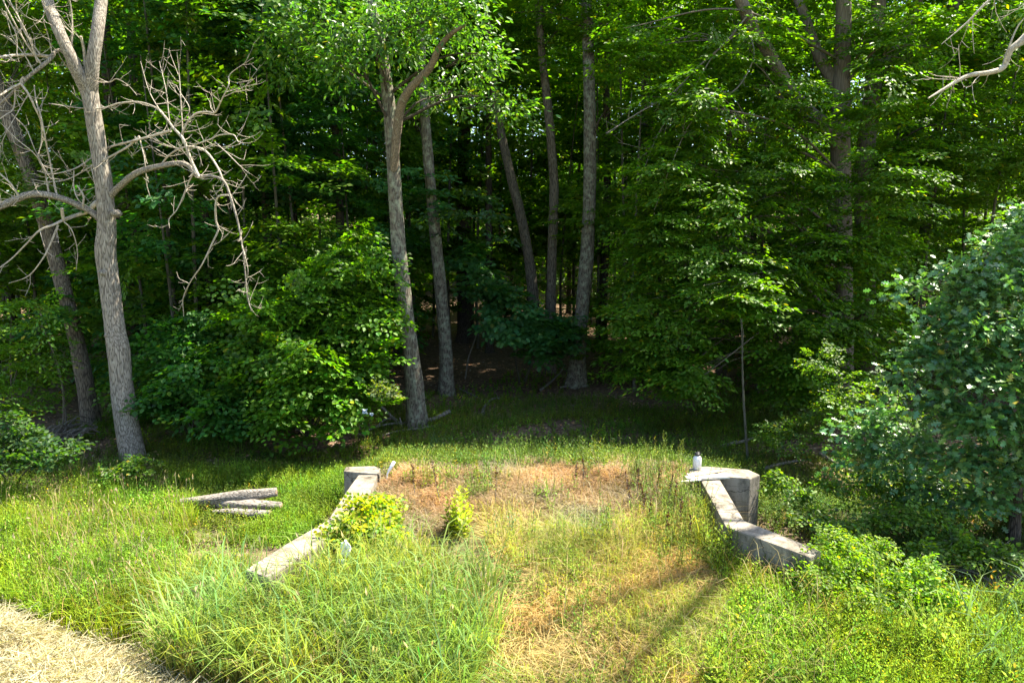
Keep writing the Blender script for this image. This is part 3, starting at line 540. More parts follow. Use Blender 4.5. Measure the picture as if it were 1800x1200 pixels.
# pale bare limb reaching in from the right: a dead tree beyond the frame
b12 = np.array((9.1, 10.15, 0.)); b12[2] = float(H(9.1, 10.15)); t12 = thing('dead_tree', 'pale dead tree past the right edge whose bare branch reaches in at upper right', 'tree', b12)
g = G(); P12 = np.array([b12 + (0, 0, -.2), b12 + (.05, 0, 2), b12 + (.1, .1, 5), b12 + (.3, .1, 8), b12 + (.2, .3, 11), b12 + (.3, .3, 14), b12 + (.4, .3, 17.5)])
tube(g, P12, [.27, .24, .21, .18, .15, .12, .05], 14, .06, .3, step=.25); g.build('trunk', M_DEAD, t12, True)
g = G(); P = [at(1880, -30, 10), at(1840, 20, 9.95), at(1800, 68, 9.9), at(1775, 90, 9.9), at(1764, 118, 9.9), at(1738, 128, 9.8), at(1700, 134, 9.7), at(1662, 155, 9.6), at(1632, 173, 9.5)]
P[0:0] = [at_h(P12, 7.0)]; r = np.array([24, 20, 15, 12, 10, 9, 8, 7, 5, 2.5]) * .5 * 9.9 / FPX; tube(g, P, r, 10, .1, step=.06)
Pb, rb = [at(1764, 118, 9.9), at(1775, 80, 9.8), at(1790, 45, 9.8), at(1812, 20, 9.7)], [.018, .014, .01, .006]; tube(g, Pb, rb, 6, .1, step=.08)
Pc, rc = [at(1840, 20, 9.95), at(1790, -30, 10), at(1740, 0, 10), at(1700, 40, 10), at(1655, 78, 10)], [.03, .022, .016, .012, .004]; tube(g, Pc, rc, 6, .1, step=.08)
twigs(g, np.array(P[3:]), r[3:], 12, .5, 0); twigs(g, np.array(Pc), rc, 10, .5, 0); g.build('branch', M_TWIG, t12, True)
for dz, v, rr_ in ((12.9, (-1.5, -2.1, 1.2), .10), (9.5, (-2.2, -.9, 2.2), .09), (11.5, (-1.6, .6, 2.6), .07), (12.4, (1.6, -.8, 2.2), .07), (8.4, (1.8, 1.0, 1.8), .08), (10.4, (.6, -2.0, 1.8), .07)):
    g = G(); s = at_h(P12, dz); v = np.array(v); Q = np.array([s, s + v * .4 + (0, 0, -.1), s + v]); tube(g, Q, [rr_, rr_ * .7, rr_ * .2], 8, .1, step=.2)
    twigs(g, Q, [.02] * 3, 14, 1.2, .4); g.build('branch', M_TWIG, t12, True)

# ------------------------------------------------------------------ shrubs and saplings at the wood's edge
def shrub(name, label, cat, base, stems, blobs, kind, L, W, color, m=M_LEAF, sr=.02, group=None, **kw):
    base = np.asarray(base, float); t = thing(name, label, cat, base, group); g = G()
    for c, r, n in (blobs if stems is None else stems):
        e = np.asarray(c, float); mid = base * .5 + e * .5 + (R.normal(0, .012, 3) if stems is not None else np.array((0, 0, .15 * (e[2] - base[2]))) + R.normal(0, .1, 3))
        tube(g, [base + R.normal(0, .05, 3) * (1, 1, 0) - (0, 0, .1), mid, e], [sr, sr * .7, sr * .25], 6, .08, step=.15)
        for _ in range(3): limbs(g, mid * .5 + e * .5, [e + R.uniform(-.7, .7, 3) * np.asarray(r)], sr * .4, sides=4)
    g.build('stem', M_SAP, t, True)
    g = G(); foliage(g, blobs, kind, L, W, color, **kw); g.build('crown', m, t, kind='stuff'); return t
shrub('hazel_shrub', 'broad rounded bright green shrub left of the lichen-spotted oak', 'shrub', gnd(540, 765), None,
      [fb(470, 560, 13.3, 85, 60, 62), fb(570, 540, 13.4, 80, 65, 66), fb(640, 600, 13.3, 60, 70, 60), fb(440, 650, 12.9, 80, 60, 64), fb(540, 650, 12.7, 90, 70, 90), fb(620, 690, 12.8, 60, 45, 40), fb(500, 720, 12.5, 60, 36, 36), fb(590, 480, 13.8, 70, 40, 40), fb(655, 500, 13.7, 40, 50, 24), fb(430, 520, 14.4, 70, 50, 26), fb(520, 455, 14.8, 80, 45, 28), fb(630, 440, 14.9, 60, 45, 22), fb(395, 590, 13.8, 40, 50, 16), fb(690, 560, 13.4, 26, 40, 10), fb(600, 730, 12.4, 40, 22, 12)],
      'ov', .105, .082, (.078, .17, .012), tier=.26, droop=.2, tilt=.35, var=.28)
shrub('hazel_shrub', 'low dark green shrub between the dead tree and the broad shrub', 'shrub', gnd(340, 762), None,
      [fb(300, 640, 13.0, 60, 45, 36), fb(360, 670, 12.8, 70, 55, 54), fb(290, 700, 12.6, 50, 40, 30), fb(400, 730, 12.5, 60, 26, 24), fb(330, 590, 13.6, 60, 40, 30)], 'ov', .10, .08, (.045, .135, .02), tier=.26, droop=.2, tilt=.35)
shrub('locust_sapling', 'feathery light green sapling at the left edge below the dead limb', 'sapling', gnd(20, 790), None,
      [fb(20, 560, 12.2, 80, 50, 22), fb(60, 610, 12.4, 60, 40, 16), fb(10, 690, 12.0, 70, 50, 22), fb(70, 660, 12.6, 50, 30, 12), fb(-60, 620, 12, 80, 120, 30)], 'ov', .085, .04, (.085, .17, .016), tier=.36, droop=.2, scale=1.1)
shrub('bramble', 'dark leafy bramble thicket in the lower left at the wood edge', 'bush', gnd(20, 840), None,
      [fb(20, 760, 11.0, 50, 40, 34), fb(60, 800, 10.6, 50, 26, 26), fb(-30, 800, 10.6, 60, 40, 34), fb(110, 790, 10.9, 36, 20, 14)], 'ov', .08, .06, (.045, .095, .025), tmpl=SPR_LOOSE, tilt=.5, scale=.7)
shrub('maple_sapling', 'small dark maple sapling in front of the central leaning trunk', 'sapling', gnd(915, 672), None,
      [fb(900, 560, 17.6, 60, 40, 34), fb(950, 600, 17.4, 55, 36, 36), fb(860, 510, 18, 60, 36, 24), fb(985, 580, 17.8, 30, 30, 14), fb(830, 460, 18.4, 50, 36, 18)], 'lo', .15, .13, (.042, .12, .03), droop=.2, scale=1.1)
shrub('sapling', 'thin straight sapling standing alone behind the right wall pier', 'sapling', gnd(1309, 806), [fb(1304, 560, 12.4, 5, 5, 1)],
      [fb(1300, 545, 12.6, 40, 30, 16), fb(1330, 520, 12.8, 40, 26, 12)], 'ov', .10, .055, GR_BEECH, tier=.3, sr=.028)
shrub('oak_spray', 'pale sunlit sprig of leaves beside the base of the lichen-spotted oak', 'sapling', gnd(640, 775), None,
      [fb(668, 684, 12.4, 22, 14, 10), fb(690, 690, 12.4, 16, 10, 7)], 'ov', .07, .05, (.13, .16, .06), tmpl=SPR_LOOSE, tilt=.5, scale=.55, sr=.008)
shrub('wild_rose', 'tangled bright green rose bush over the near end of the right wall', 'bush', gnd(1490, 1075), None,
      [fb(1460, 985, 7.0, 60, 36, 60), fb(1510, 985, 7.2, 50, 40, 56), fb(1430, 1030, 6.8, 45, 36, 44), fb(1500, 1050, 6.7, 60, 40, 60), fb(1555, 1040, 7.0, 40, 40, 36), fb(1540, 960, 7.6, 40, 26, 22), fb(1420, 985, 7.3, 40, 26, 34), fb(1470, 950, 7.4, 40, 26, 30), fb(1400, 1010, 7.0, 36, 30, 30), fb(1560, 1010, 7.2, 46, 40, 36)], 'ov', .038, .027, (.14, .22, .02), tmpl=SPR_LOOSE, tilt=.6, scale=.42, sr=.009, var=.3)
shrub('wild_rose', 'smaller rounded rose bush just right of the larger one', 'bush', gnd(1620, 1095), None,
      [fb(1610, 1030, 7.0, 45, 36, 40), fb(1645, 1050, 6.9, 40, 40, 40), fb(1590, 1070, 6.8, 36, 30, 26), fb(1635, 1000, 7.2, 40, 20, 16)], 'ov', .045, .03, (.13, .22, .02), tmpl=SPR_LOOSE, tilt=.6, scale=.45, sr=.009, var=.3)
shrub('bramble', 'yellow-green bramble with reddish leaves spilling over the left wall', 'bush', gnd(655, 985), None,
      [fb(640, 905, 7.9, 40, 32, 34), fb(680, 890, 8.2, 30, 26, 22), fb(610, 935, 7.5, 36, 30, 28), fb(660, 940, 7.6, 40, 30, 30), fb(690, 925, 7.9, 26, 20, 14), fb(640, 965, 7.4, 34, 20, 14)], 'ov', .058, .05, (.22, .26, .02), tmpl=SPR_LOOSE, tilt=.6, scale=.5, sr=.007, var=.25, hue=.22)
for lab, a, b, bl in (
    ('leafy green weed clump right of the bottle wall in shade', 1390, 890, [fb(1370, 850, 9.6, 30, 22, 16), fb(1400, 870, 9.4, 26, 16, 12)]),
    ('low green bramble patch below the silvery oak leaves', 1600, 935, [fb(1580, 900, 8.6, 60, 26, 34), fb(1640, 920, 8.4, 50, 24, 30), fb(1530, 920, 8.4, 40, 20, 18)]),
    ('trailing bramble leaves beside the trunk at the right edge', 1700, 980, [fb(1680, 960, 8.0, 60, 26, 34), fb(1750, 980, 7.9, 50, 30, 34), fb(1620, 975, 7.8, 40, 22, 20)]),
    ('loose green bush along the shaded bank behind the right wall', 1420, 930, [fb(1430, 905, 8.8, 40, 16, 16), fb(1480, 935, 8.2, 40, 20, 20)]),
    ('dark green shrub under the left side of the silvery oak', 1540, 880, [fb(1500, 850, 9.8, 50, 30, 30), fb(1570, 860, 9.6, 50, 30, 30), fb(1620, 880, 9.4, 50, 26, 28)]),
    ('dense green shrub behind the trunk of the silvery oak', 1720, 910, [fb(1700, 880, 9.6, 60, 36, 44), fb(1790, 880, 9.8, 60, 40, 44), fb(1650, 900, 9.4, 40, 24, 22)]),
    ('tall shady shrub between the lone sapling and the silvery oak', 1500, 800, [fb(1500, 700, 11.6, 70, 60, 60), fb(1570, 740, 11.2, 60, 60, 50), fb(1450, 640, 12, 50, 40, 30)]),
    ('green bush at the shady forest edge right of the sapling', 1400, 800, [fb(1380, 760, 12, 60, 40, 40), fb(1450, 740, 12, 50, 50, 40)]),
    ('yellow-green fern-like weeds at the foot of the dead tree', 240, 850, [fb(245, 820, 11.0, 40, 16, 20), fb(200, 830, 10.8, 36, 14, 14)])):
    shrub('bramble', lab, 'bush', gnd(a, b), None, bl, 'ov', .06, .042, (.085, .15, .02), tmpl=SPR_LOOSE, tilt=.55, scale=.55, sr=.007, var=.28)

# ------------------------------------------------------------------ trees deeper in the wood
MARKS = [(160, 'the leaning left trunk'), (225, 'the dead tree'), (340, 'the low dark shrub'), (470, 'the broad shrub left side'), (590, 'the broad shrub right side'), (720, 'the lichen-spotted oak'), (780, 'the slim grey trunk'), (915, 'the leaning centre trunk'), (970, 'the dark straight trunk'), (1020, 'the flared trunk'), (1180, 'the low beech sprays'), (1305, 'the lone sapling'), (1480, 'the forking beech'), (1600, 'the silvery oak')]
USED = {}
def where_label(what, px, Y):
    far = 'just' if Y < 19 else 'some way' if Y < 24 else 'far' if Y < 31 else 'very far'
    if px < 0 or px > 1800: s_ = f"{what} {far} back in the woods beyond the {'left' if px < 0 else 'right'} edge"
    else:
        m = min(MARKS, key=lambda q_: abs(q_[0] - px)); d = px - m[0]; side = 'straight' if abs(d) < 18 else 'and left' if d < 0 else 'and right'
        s_ = f"{what} {far} behind {m[1]}" if side == 'straight' else f"{what} {far} behind {side[4:]} of {m[1]}"
        s_ = s_.replace('behind left of', 'behind and left of').replace('behind right of', 'behind and right of')
    USED.setdefault(s_, []).append(Y); u = USED[s_]
    if len(u) > 3: s_ = s_.replace('young', 'leafy young')
    return s_ if len(u) == 1 else s_ + (', the deeper one' if Y >= max(u) else ', the nearer one' if Y <= min(u) else ', the middle one')
def back_tree(px, Y, w, color=GR_FAR, n=60, label=None, lean=0., z0=1.6, z1=9., kind='di', L=.17, spread=2.4, topn=420, top=15.):
    x = (px - 900) / FPX * Y; zb = float(H(x, Y)); base = np.array((x, Y, zb)); label = label or where_label('slender tall tree', px, Y)
    t = thing('forest_tree', label, 'tree', base, 'background trees in the woods'); rad = w * .5 * Y / FPX
    P = np.array([base - (0, 0, .15), base + (lean * .1, 0, 1.5), base + (lean * .4 + R.normal(0, .08), 0, 5), base + (lean * .8, R.normal(0, .2), 9), base + (lean * 1.2, 0, max(top, 9.8 + .336 * Y))])
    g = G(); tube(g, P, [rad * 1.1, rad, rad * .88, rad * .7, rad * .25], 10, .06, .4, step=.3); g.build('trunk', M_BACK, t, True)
    z1 = 4.8 + .336 * Y; top = max(top, z1 + 5)
    bl = [(np.array((x + R.normal(0, spread * .7), Y + R.normal(0, spread * .5), z)), (spread * R.uniform(.5, .8), spread * R.uniform(.5, .8), R.uniform(.6, 1.0)), max(1, int(n / 7))) for z in np.linspace(z0, z1, 7) + R.normal(0, .4, 7)]
    g = G(); foliage(g, bl, kind, L, L * .62, np.array(color) * R.uniform(.75, 1.25), tier=.5, droop=.2, scale=1.6, tmpl=SPR_LOOSE)
    canopy(g, (x + lean, Y, z1 + 3.4), (4.1, 3.4, 2.4), topn, .55, color); g.build('crown', M_LEAF, t, kind='stuff')
    return t
back_tree(226, 18.5, 27, label='dim trunk close behind the dead tree, right of the leaning one', n=80, color=GR_OAK)
back_tree(262, 22, 22, label='straight pale trunk at upper left behind the dead tree fork', n=90)
back_tree(818, 26.5, 30, label='dark broad-based trunk between the slim trunk and the leaning one', n=60, z0=4.)
back_tree(1126, 21, 22, label='reddish dark trunk right of the thick flared tree', n=80, color=GR_BEECH, z0=2.5)
back_tree(600, 19, 16, label='hidden trunk behind the broad shrub with blue-green leaves', n=170, color=GR_BLUE, z0=2.)
back_tree(370, 17.2, 15, label='tree with dense blue-green leaves behind the dead branches', n=240, color=GR_BLUE, z0=2., kind='ov', L=.14)
back_tree(480, 18.5, 16, label='tree with deep green leaves left of the oak limb', n=200, color=(.04, .085, .026), z0=2., kind='ov', L=.14)
def proto_mesh(build):
    g = G(); build(g); o = g.build('proto', None); me = o.data; bpy.data.objects.remove(o); return me
def part_of(t, name, me, m, rz, sc, kind=None, smooth=False):
    if not me.materials: me.materials.append(m)
    o = bpy.data.objects.new(name, me); COL.objects.link(o); o.parent = t; o.rotation_euler = (0, 0, rz); o.scale = (sc[0], sc[1], sc[2])
    if kind: o['kind'] = kind
    return o
LOWP, HIGHP = [], []
for k in range(14):
    hi = k >= 8; col_ = (GR_BEECH, GR_FAR, GR_OAK, GR_BEECH, GR_FAR, GR_SHRUB, GR_BLUE, GR_BLUE)[k % 8]
    def bld(g):
        zs = np.linspace(2.9 if hi else .9, 11, 9) + R.normal(0, .3, 9)
        bl = [((R.normal(0, .9), R.normal(0, .9), z), (R.uniform(1., 1.8), R.uniform(1., 1.8), R.uniform(.45, .8)), 19) for z in zs]
        foliage(g, bl, 'di', .15, .095, np.array(col_) * R.uniform(.85, 1.2), tier=.42, droop=.2, scale=1.25, tilt=.28)
    def trk(g): tube(g, [(0, 0, -.15), (R.normal(0, .12), 0, 3.), (R.normal(0, .3), R.normal(0, .3), 10.5)], [.055, .045, .012], 7, .05, .2, step=.4)
    (HIGHP if hi else LOWP).append((proto_mesh(trk), proto_mesh(bld)))
def understory(a, yv, hi):
    x = (a - 900) / FPX * yv; t = thing('understory_tree', where_label('young tree', a, yv), 'tree', (x, yv, float(H(x, yv))), 'young trees in the understory')
    pr = HIGHP if hi else LOWP; i = R.integers(0, 8 if a < 760 and not hi else 6) if not hi else R.integers(0, len(pr)); rz = R.uniform(0, 6.28); q_ = (.92 + .022 * (yv - 16)) * R.uniform(.88, 1.15); sc = (q_, q_, q_ * R.uniform(.85, 1.15))
    part_of(t, 'trunk', pr[i][0], M_SAP, rz, sc); part_of(t, 'crown', pr[i][1], M_LEAF, rz, sc, 'stuff')
fill = [(290, 15.0), (345, 15.4), (430, 15.6), (250, 16.2), (500, 15.7), (-90, 15.5), (-20, 18), (60, 18.2), (120, 19), (190, 18.2), (300, 16.2), (250, 20), (350, 19), (420, 17.4), (460, 21), (530, 16.8), (560, 19.5), (620, 17.5), (650, 20.5), (690, 23), (600, 23.5), (510, 24.5), (400, 24), (310, 23.5), (200, 24), (90, 22.5), (10, 22), (720, 27), (640, 28), (540, 29), (430, 28.5), (290, 28), (150, 28), (30, 27),
    (1090, 19.2), (1120, 17.6), (1160, 20.5), (1220, 17.5), (1280, 19.5), (1340, 17.8), (1400, 20), (1440, 18.2), (1500, 20.5), (1560, 18.6), (1620, 17.4), (1680, 19), (1740, 16.6), (1800, 18), (1860, 15.8), (1130, 24), (1210, 24.5), (1290, 25), (1370, 24), (1450, 24.5), (1540, 24), (1630, 23), (1720, 23.5), (1800, 22), (1080, 28), (1180, 29), (1320, 29), (1460, 30), (1600, 29), (1740, 28), (1900, 20), (640, 33), (500, 34), (360, 33), (200, 34), (1150, 34), (1250, 35), (1400, 34), (1550, 35)]
for a, yv in fill: understory(a, yv, False)
for a, yv in [(735, 24), (790, 24.5), (840, 25), (880, 26), (930, 27), (990, 25.5), (1050, 24.5), (1010, 28.5), (760, 27.5), (820, 30), (900, 31), (960, 33), (1040, 31.5), (700, 31), (860, 36), (780, 36), (1000, 37)]: understory(a, yv, True)
back_tree(860, 24, 14, n=110, z0=3.); back_tree(1060, 25, 16, n=120, z0=3.)
xs = [(-120, 17), (20, 20), (330, 25), (540, 24), (640, 26), (1000, 36), (1090, 30), (1270, 19), (1330, 24), (1600, 21), (1860, 22), (1960, 18), (660, 36), (300, 34), (1750, 30), (2100, 20), (2300, 22), (-200, 23)]
for a, yv in xs:
    back_tree(a, yv, R.uniform(9, 16) * 20 / yv, n=int(R.uniform(110, 170)), lean=R.normal(0, .6), L=.17 if yv < 26 else .22, z0=1.8 if yv < 30 and not 700 < a < 1120 else 3., color=GR_FAR if R.uniform() < .6 else GR_BEECH)
# the far wood that closes the view: one clump of foliage scattered by geometry nodes
g = G(); canopy(g, (0, 0, 0), (3.2, 2.6, 2.2), 900, .27, GR_FAR)
o = g.build('distant_wood', M_LEAF); o['kind'] = 'stuff'; o['label'] = 'mass of dark trees far back in the woods'
ng = bpy.data.node_groups.new('far_foliage', 'GeometryNodeTree'); ng.interface.new_socket('Geometry', in_out='INPUT', socket_type='NodeSocketGeometry'); ng.interface.new_socket('Geometry', in_out='OUTPUT', socket_type='NodeSocketGeometry')
gi = ng.nodes.new('NodeGroupInput'); go = ng.nodes.new('NodeGroupOutput'); jn = ng.nodes.new('GeometryNodeJoinGeometry'); ng.links.new(jn.outputs[0], go.inputs[0])
def gn_rand(lo, hi, seed):
    v = ng.nodes.new('FunctionNodeRandomValue'); v.data_type = 'FLOAT_VECTOR'; v.inputs[0].default_value = lo; v.inputs[1].default_value = hi; v.inputs['Seed'].default_value = seed; return v.outputs[0]
for cnt, lo, hi, sc_, seed in ((150, (-56, 37, 1.5), (56, 48, 10), (.8, 1.1), 1), (260, (-66, 44, 3), (66, 58, 24), (.9, 1.3), 2), (420, (-90, 58, 2), (90, 78, 36), (1.3, 1.9), 3)):
    pn = ng.nodes.new('GeometryNodePoints'); pn.inputs['Count'].default_value = cnt; ng.links.new(gn_rand(lo, hi, seed), pn.inputs['Position'])
    ip = ng.nodes.new('GeometryNodeInstanceOnPoints'); ng.links.new(pn.outputs[0], ip.inputs['Points']); ng.links.new(gi.outputs[0], ip.inputs['Instance'])
    ng.links.new(gn_rand((-.3, -.3, 0), (.3, .3, 6.28), seed + 10), ip.inputs['Rotation']); ng.links.new(gn_rand((sc_[0],) * 3, (sc_[1],) * 3, seed + 20), ip.inputs['Scale']); ng.links.new(ip.outputs[0], jn.inputs[0])
md = o.modifiers.new('far_foliage', 'NODES'); md.node_group = ng

# ------------------------------------------------------------------ grass and weeds
def mixc(a, b, t): return np.asarray(a)[None] * (1 - t[:, None]) + np.asarray(b)[None] * t[:, None]
def free(x, y):                       # clear of the concrete and the bare scrape
    ok = ((x + 3.7) / .72) ** 2 + ((y - 8.62) / .4) ** 2 > 1
    for o in OUTL: ok &= ~pip(o, x, y)
    return ok
OUTL = [[q(1225, 834), q(1272, 928), q(1395, 974), q(1470, 999), q(1498, 982), q(1422, 953), q(1312, 909), q(1266, 834)], [q(1206, 836), q(1318, 848), q(1340, 837), q(1318, 822), q(1208, 817)],
        [q(668, 830), q(656, 862), q(616, 924), q(545, 978), q(470, 1020), q(425, 1000), q(498, 951), q(572, 910), q(603, 862), q(626, 830)], [q(600, 832), q(672, 838), q(674, 820), q(605, 816)]]
def scatter(n, x0, x1, y0, y1, keep, h=.2, tuft=0.):
    x = R.uniform(x0, x1, n); y = R.uniform(y0, y1, n)
    if tuft:                          # most of it grows in tufts
        k = max(1, n // 34); i = R.integers(0, k, n); m = R.uniform(0, 1, n) < tuft; r_ = R.uniform(.03, .13, k)[i]
        x = np.where(m, x[i] + R.normal(0, 1, n) * r_, x); y = np.where(m, y[i] + R.normal(0, 1, n) * r_, y)
    x = np.asarray(x); y = np.asarray(y)
    z = H(x, y); P = np.stack([x, y, z], -1); px, py, dep = proj(P + np.array((0, 0, h * .45)))
    m = keep(px, py, x, y) & free(x, y) & (px > -60) & (px < 1860) & (py < 1290); return P[m], px[m], py[m]
def blades(g, P, h, w, c0, c1, bend=.5, var=.2, hue=.12, lie=0., clump=None):
    """curved tapering blades; c0 base colour, c1 tip colour"""
    n = len(P)
    if not n: return
    a = R.uniform(0, 2 * math.pi, n) if clump is None else clump; d = np.stack([np.cos(a), np.sin(a), np.zeros(n)], -1)
    hh = h * R.uniform(.5, 1.25, n); b = bend * R.uniform(.2, 1.5, n); s = np.stack([-d[:, 1], d[:, 0], np.zeros(n)], -1); ww = (w * R.uniform(.6, 1.3, n))[:, None]
    ph = R.uniform(0, math.pi, n)[:, None]; s = s * np.cos(ph) + d * np.sin(ph) * .6
    up = np.array((0, 0, 1.)); l = np.clip(lie * R.uniform(.5, 1.2, n), 0, .97)[:, None]
    m1 = P + (up * (1 - l) + d * l) * (hh * .45)[:, None] + d * (hh * b * .12)[:, None]
    m2 = P + (up * (1 - l) + d * l) * (hh * .8)[:, None] + d * (hh * b * .42)[:, None]
    tp = P + (up * (1 - l * .95) + d * l) * (hh * (1 - .22 * b))[:, None] + d * (hh * b * .85)[:, None]
    if h > .4:
        V = np.stack([P - s * ww * .5, P + s * ww * .5, m1 - s * ww * .5, m1 + s * ww * .5, m2 - s * ww * .38, m2 + s * ww * .38, tp], 1); nv = 7
        Ft = np.array([(0, 1, 3), (0, 3, 2), (2, 3, 5), (2, 5, 4), (4, 5, 6)]); t = np.array([.0, 0, .35, .35, .75, .75, 1.])
    else:
        V = np.stack([P - s * ww * .5, P + s * ww * .5, (m1 + m2) * .5 - s * ww * .45, (m1 + m2) * .5 + s * ww * .45, tp], 1); nv = 5
        Ft = np.array([(0, 1, 3), (0, 3, 2), (2, 3, 4)]); t = np.array([0, 0, .5, .5, 1.])
    pa = patchy(P)
    F = (np.arange(n)[:, None, None] * nv + Ft[None]).reshape(-1, 3); sh = tint((1, 1, 1), n, var, hue) * pa
    C = (np.asarray(c0)[None, None] * (1 - t)[None, :, None] + np.asarray(c1)[None, None] * t[None, :, None]) * sh[:, None]
    g.add(V.reshape(-1, 3), F, np.clip(C, .003, .8).reshape(-1, 3))
def patchy(P):
    x, y = P[:, 0], P[:, 1]; b = 1 + .22 * wob(x, y, 3.3, 1.1) + .16 * wob(x, y, 7.1, 2.3); h = .16 * wob(x, y, 2.2, 4.2) + .1 * wob(x, y, 5.7, .7)
    return np.stack([b * (1 + h), b, b * (1 - .6 * h)], -1)
def seedheads(g, P, h, c, L=.09, bend=.25):
    n = len(P); a = R.uniform(0, 2 * math.pi, n); d = np.stack([np.cos(a) * bend, np.sin(a) * bend, np.ones(n)], -1) * R.uniform(.75, 1.15, n)[:, None]
    T = P + d * h; blades_line(g, P, T, .003, c); D = unit(d + R.normal(0, .25, d.shape))
    for k in range(2): leaves(g, 'di', T - D * L * .3, D + R.normal(0, .1, D.shape), R.standard_normal((n, 3)), L * R.uniform(.7, 1.3, n), .018, tint(c, n, .15, .08))
def blades_line(g, A, B, w, c):
    n = len(A); d = unit(B - A); s = unit(np.cross(d, R.standard_normal((n, 3)))) * w * .5
    V = np.stack([A - s, A + s, B + s, B - s], 1).reshape(-1, 3); k = np.arange(n)[:, None, None] * 4
    g.add(V, (k + np.array([(0, 1, 2), (0, 2, 3)])[None]).reshape(-1, 3), np.repeat(tint(c, n, .15, .06), 4, 0))
def forbs(g, P, h, nl, L, W, c, stem=(.09, .11, .03), droop=.1):
    """leafy upright weeds: a stem with leaves set around it"""
    n = len(P); hh = h * R.uniform(.55, 1.25, n); lean = R.normal(0, .14, (n, 3)) * np.array((1, 1, 0)); T = P + (np.array((0, 0, 1.)) + lean) * hh[:, None]
    blades_line(g, P, T, .005, stem); blades_line(g, P, T, .005, stem)
    i = np.arange(nl); t = (i + .8) / nl; ang = i * 2.4
    p = P[:, None] + (T - P)[:, None] * t[None, :, None]; a = ang[None] + R.uniform(0, 6.28, n)[:, None]
    D = np.stack([np.cos(a), np.sin(a), .55 - droop + .5 * np.broadcast_to(t, a.shape)], -1) + R.normal(0, .15, (n, nl, 3)); N = np.stack([-.5 * np.cos(a), -.5 * np.sin(a), np.ones(a.shape)], -1)
    l = (L * (1.15 - .65 * t))[None] * R.uniform(.7, 1.2, (n, nl)); cc = np.repeat(tint(c, n, .2, .14) * patchy(P), nl, 0) * R.uniform(.8, 1.2, (n * nl, 1))
    leaves(g, 'di', p.reshape(-1, 3), D.reshape(-1, 3), N.reshape(-1, 3), l.reshape(-1), l.reshape(-1) * W / L, cc)
def stuff(g, name, label, m=M_GRASS):
    o = g.build(name, m); o['kind'] = 'stuff'; o['label'] = label; return o
ins = lambda *zs: (lambda px, py, x, y: np.logical_or.reduce([pip(z, px + 26 * wob(x, y, 3.1, .4) + 14 * wob(x, y, 8.3, 1.), py + 16 * wob(x, y, 3.7, 2.) + R.normal(0, 7, px.shape)) for z in zs]) & (hayd(x, y) < .0))
def patch(px, py, x, y, s, k, th): return wob(x, y, s, k) > th

# tall blue-green reed grass in front of the left wall
g = G()
P, a, b = scatter(62000, -6, 1.0, 4.6, 9, ins(Z_REED), .8, .7)
clumpy = wob(P[:, 0], P[:, 1], 2.1, .3); P = P[clumpy > -.75 + R.uniform(0, .6, len(P))]
blades(g, P, .62, .011, (.29, .24, .045), (.235, .35, .05), .7, .3, .22)
P, a, b = scatter(9000, -6, 1.0, 4.6, 9, ins(Z_REED), .8); blades(g, P, .8, .015, (.18, .21, .045), (.18, .29, .08), .8, .22, .12)
P, a, b = scatter(700, -6, 1.0, 4.6, 9, ins(Z_REED), .8); seedheads(g, P, .78, (.38, .32, .17), .07)
P, a, b = scatter(11000, -6, 1.0, 4.4, 6.6, ins(Z_REED), .3); blades(g, P, .45, .008, (.38, .28, .12), (.42, .33, .15), .9, .2, .08)
stuff(g, 'tall_grass', 'tall blue-green reed grass in front of the left wall')
# mixed seeding grass on the left
g = G(); k_ = ins(Z_TALL)
P, a, b = scatter(90000, -9, -1.5, 5.0, 12, k_, .5, .65); blades(g, P, .36, .009, (.18, .22, .02), (.24, .37, .02), .8, .3, .22)
P, a, b = scatter(9000, -9, -1.5, 5.0, 12, lambda px, py, x, y: k_(px, py, x, y) & patch(px, py, x, y, 1.4, 3., .15), .5); blades(g, P, .55, .006, (.26, .20, .08), (.40, .29, .15), .5, .2, .1)
P, a, b = scatter(1500, -9, -1.5, 5.0, 12, k_, .5); seedheads(g, P, .5, (.38, .30, .18), .06)
P, a, b = scatter(11000, -9, -1.5, 5.0, 11, k_, .3, .6); forbs(g, P, .34, 9, .065, .03, (.17, .29, .022))
stuff(g, 'meadow_grass', 'seeding meadow grass with tan heads on the left')
# low lush grass beside the logs and behind the walls
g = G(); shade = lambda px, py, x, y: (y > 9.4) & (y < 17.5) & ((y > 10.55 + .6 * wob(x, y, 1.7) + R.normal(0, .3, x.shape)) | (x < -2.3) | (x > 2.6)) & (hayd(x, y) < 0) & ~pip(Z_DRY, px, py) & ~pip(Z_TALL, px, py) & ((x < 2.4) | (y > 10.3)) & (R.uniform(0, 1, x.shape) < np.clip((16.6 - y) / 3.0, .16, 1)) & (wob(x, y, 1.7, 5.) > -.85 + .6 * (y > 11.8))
scrape = lambda x, y: ((x + 3.7) / .72) ** 2 + ((y - 8.62) / .4) ** 2 > 1
P, a, b = scatter(66000, -9, 0, 6.5, 12, lambda px, py, x, y: pip(Z_LUSH, px, py) & scrape(x, y), .2); blades(g, P, .22, .008, (.14, .19, .016), (.205, .33, .02), .8, .22, .18)
P, a, b = scatter(9000, -9, 0, 6.5, 12, lambda px, py, x, y: pip(Z_LUSH, px, py) & scrape(x, y), .2); forbs(g, P, .2, 8, .055, .03, (.15, .26, .02))
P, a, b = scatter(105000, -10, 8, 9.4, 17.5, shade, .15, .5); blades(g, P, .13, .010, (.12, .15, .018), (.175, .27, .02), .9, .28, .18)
P, a, b = scatter(15000, -9, 7, 9.4, 17., lambda px, py, x, y: (wob(x, y, 1.3, 2.) > -.3) & ((x < 2.4) | (y > 10.3)) & ~pip(Z_DRY, px, py) & ~pip(Z_TALL, px, py), .2); forbs(g, P, .2, 8, .06, .03, (.115, .18, .02))
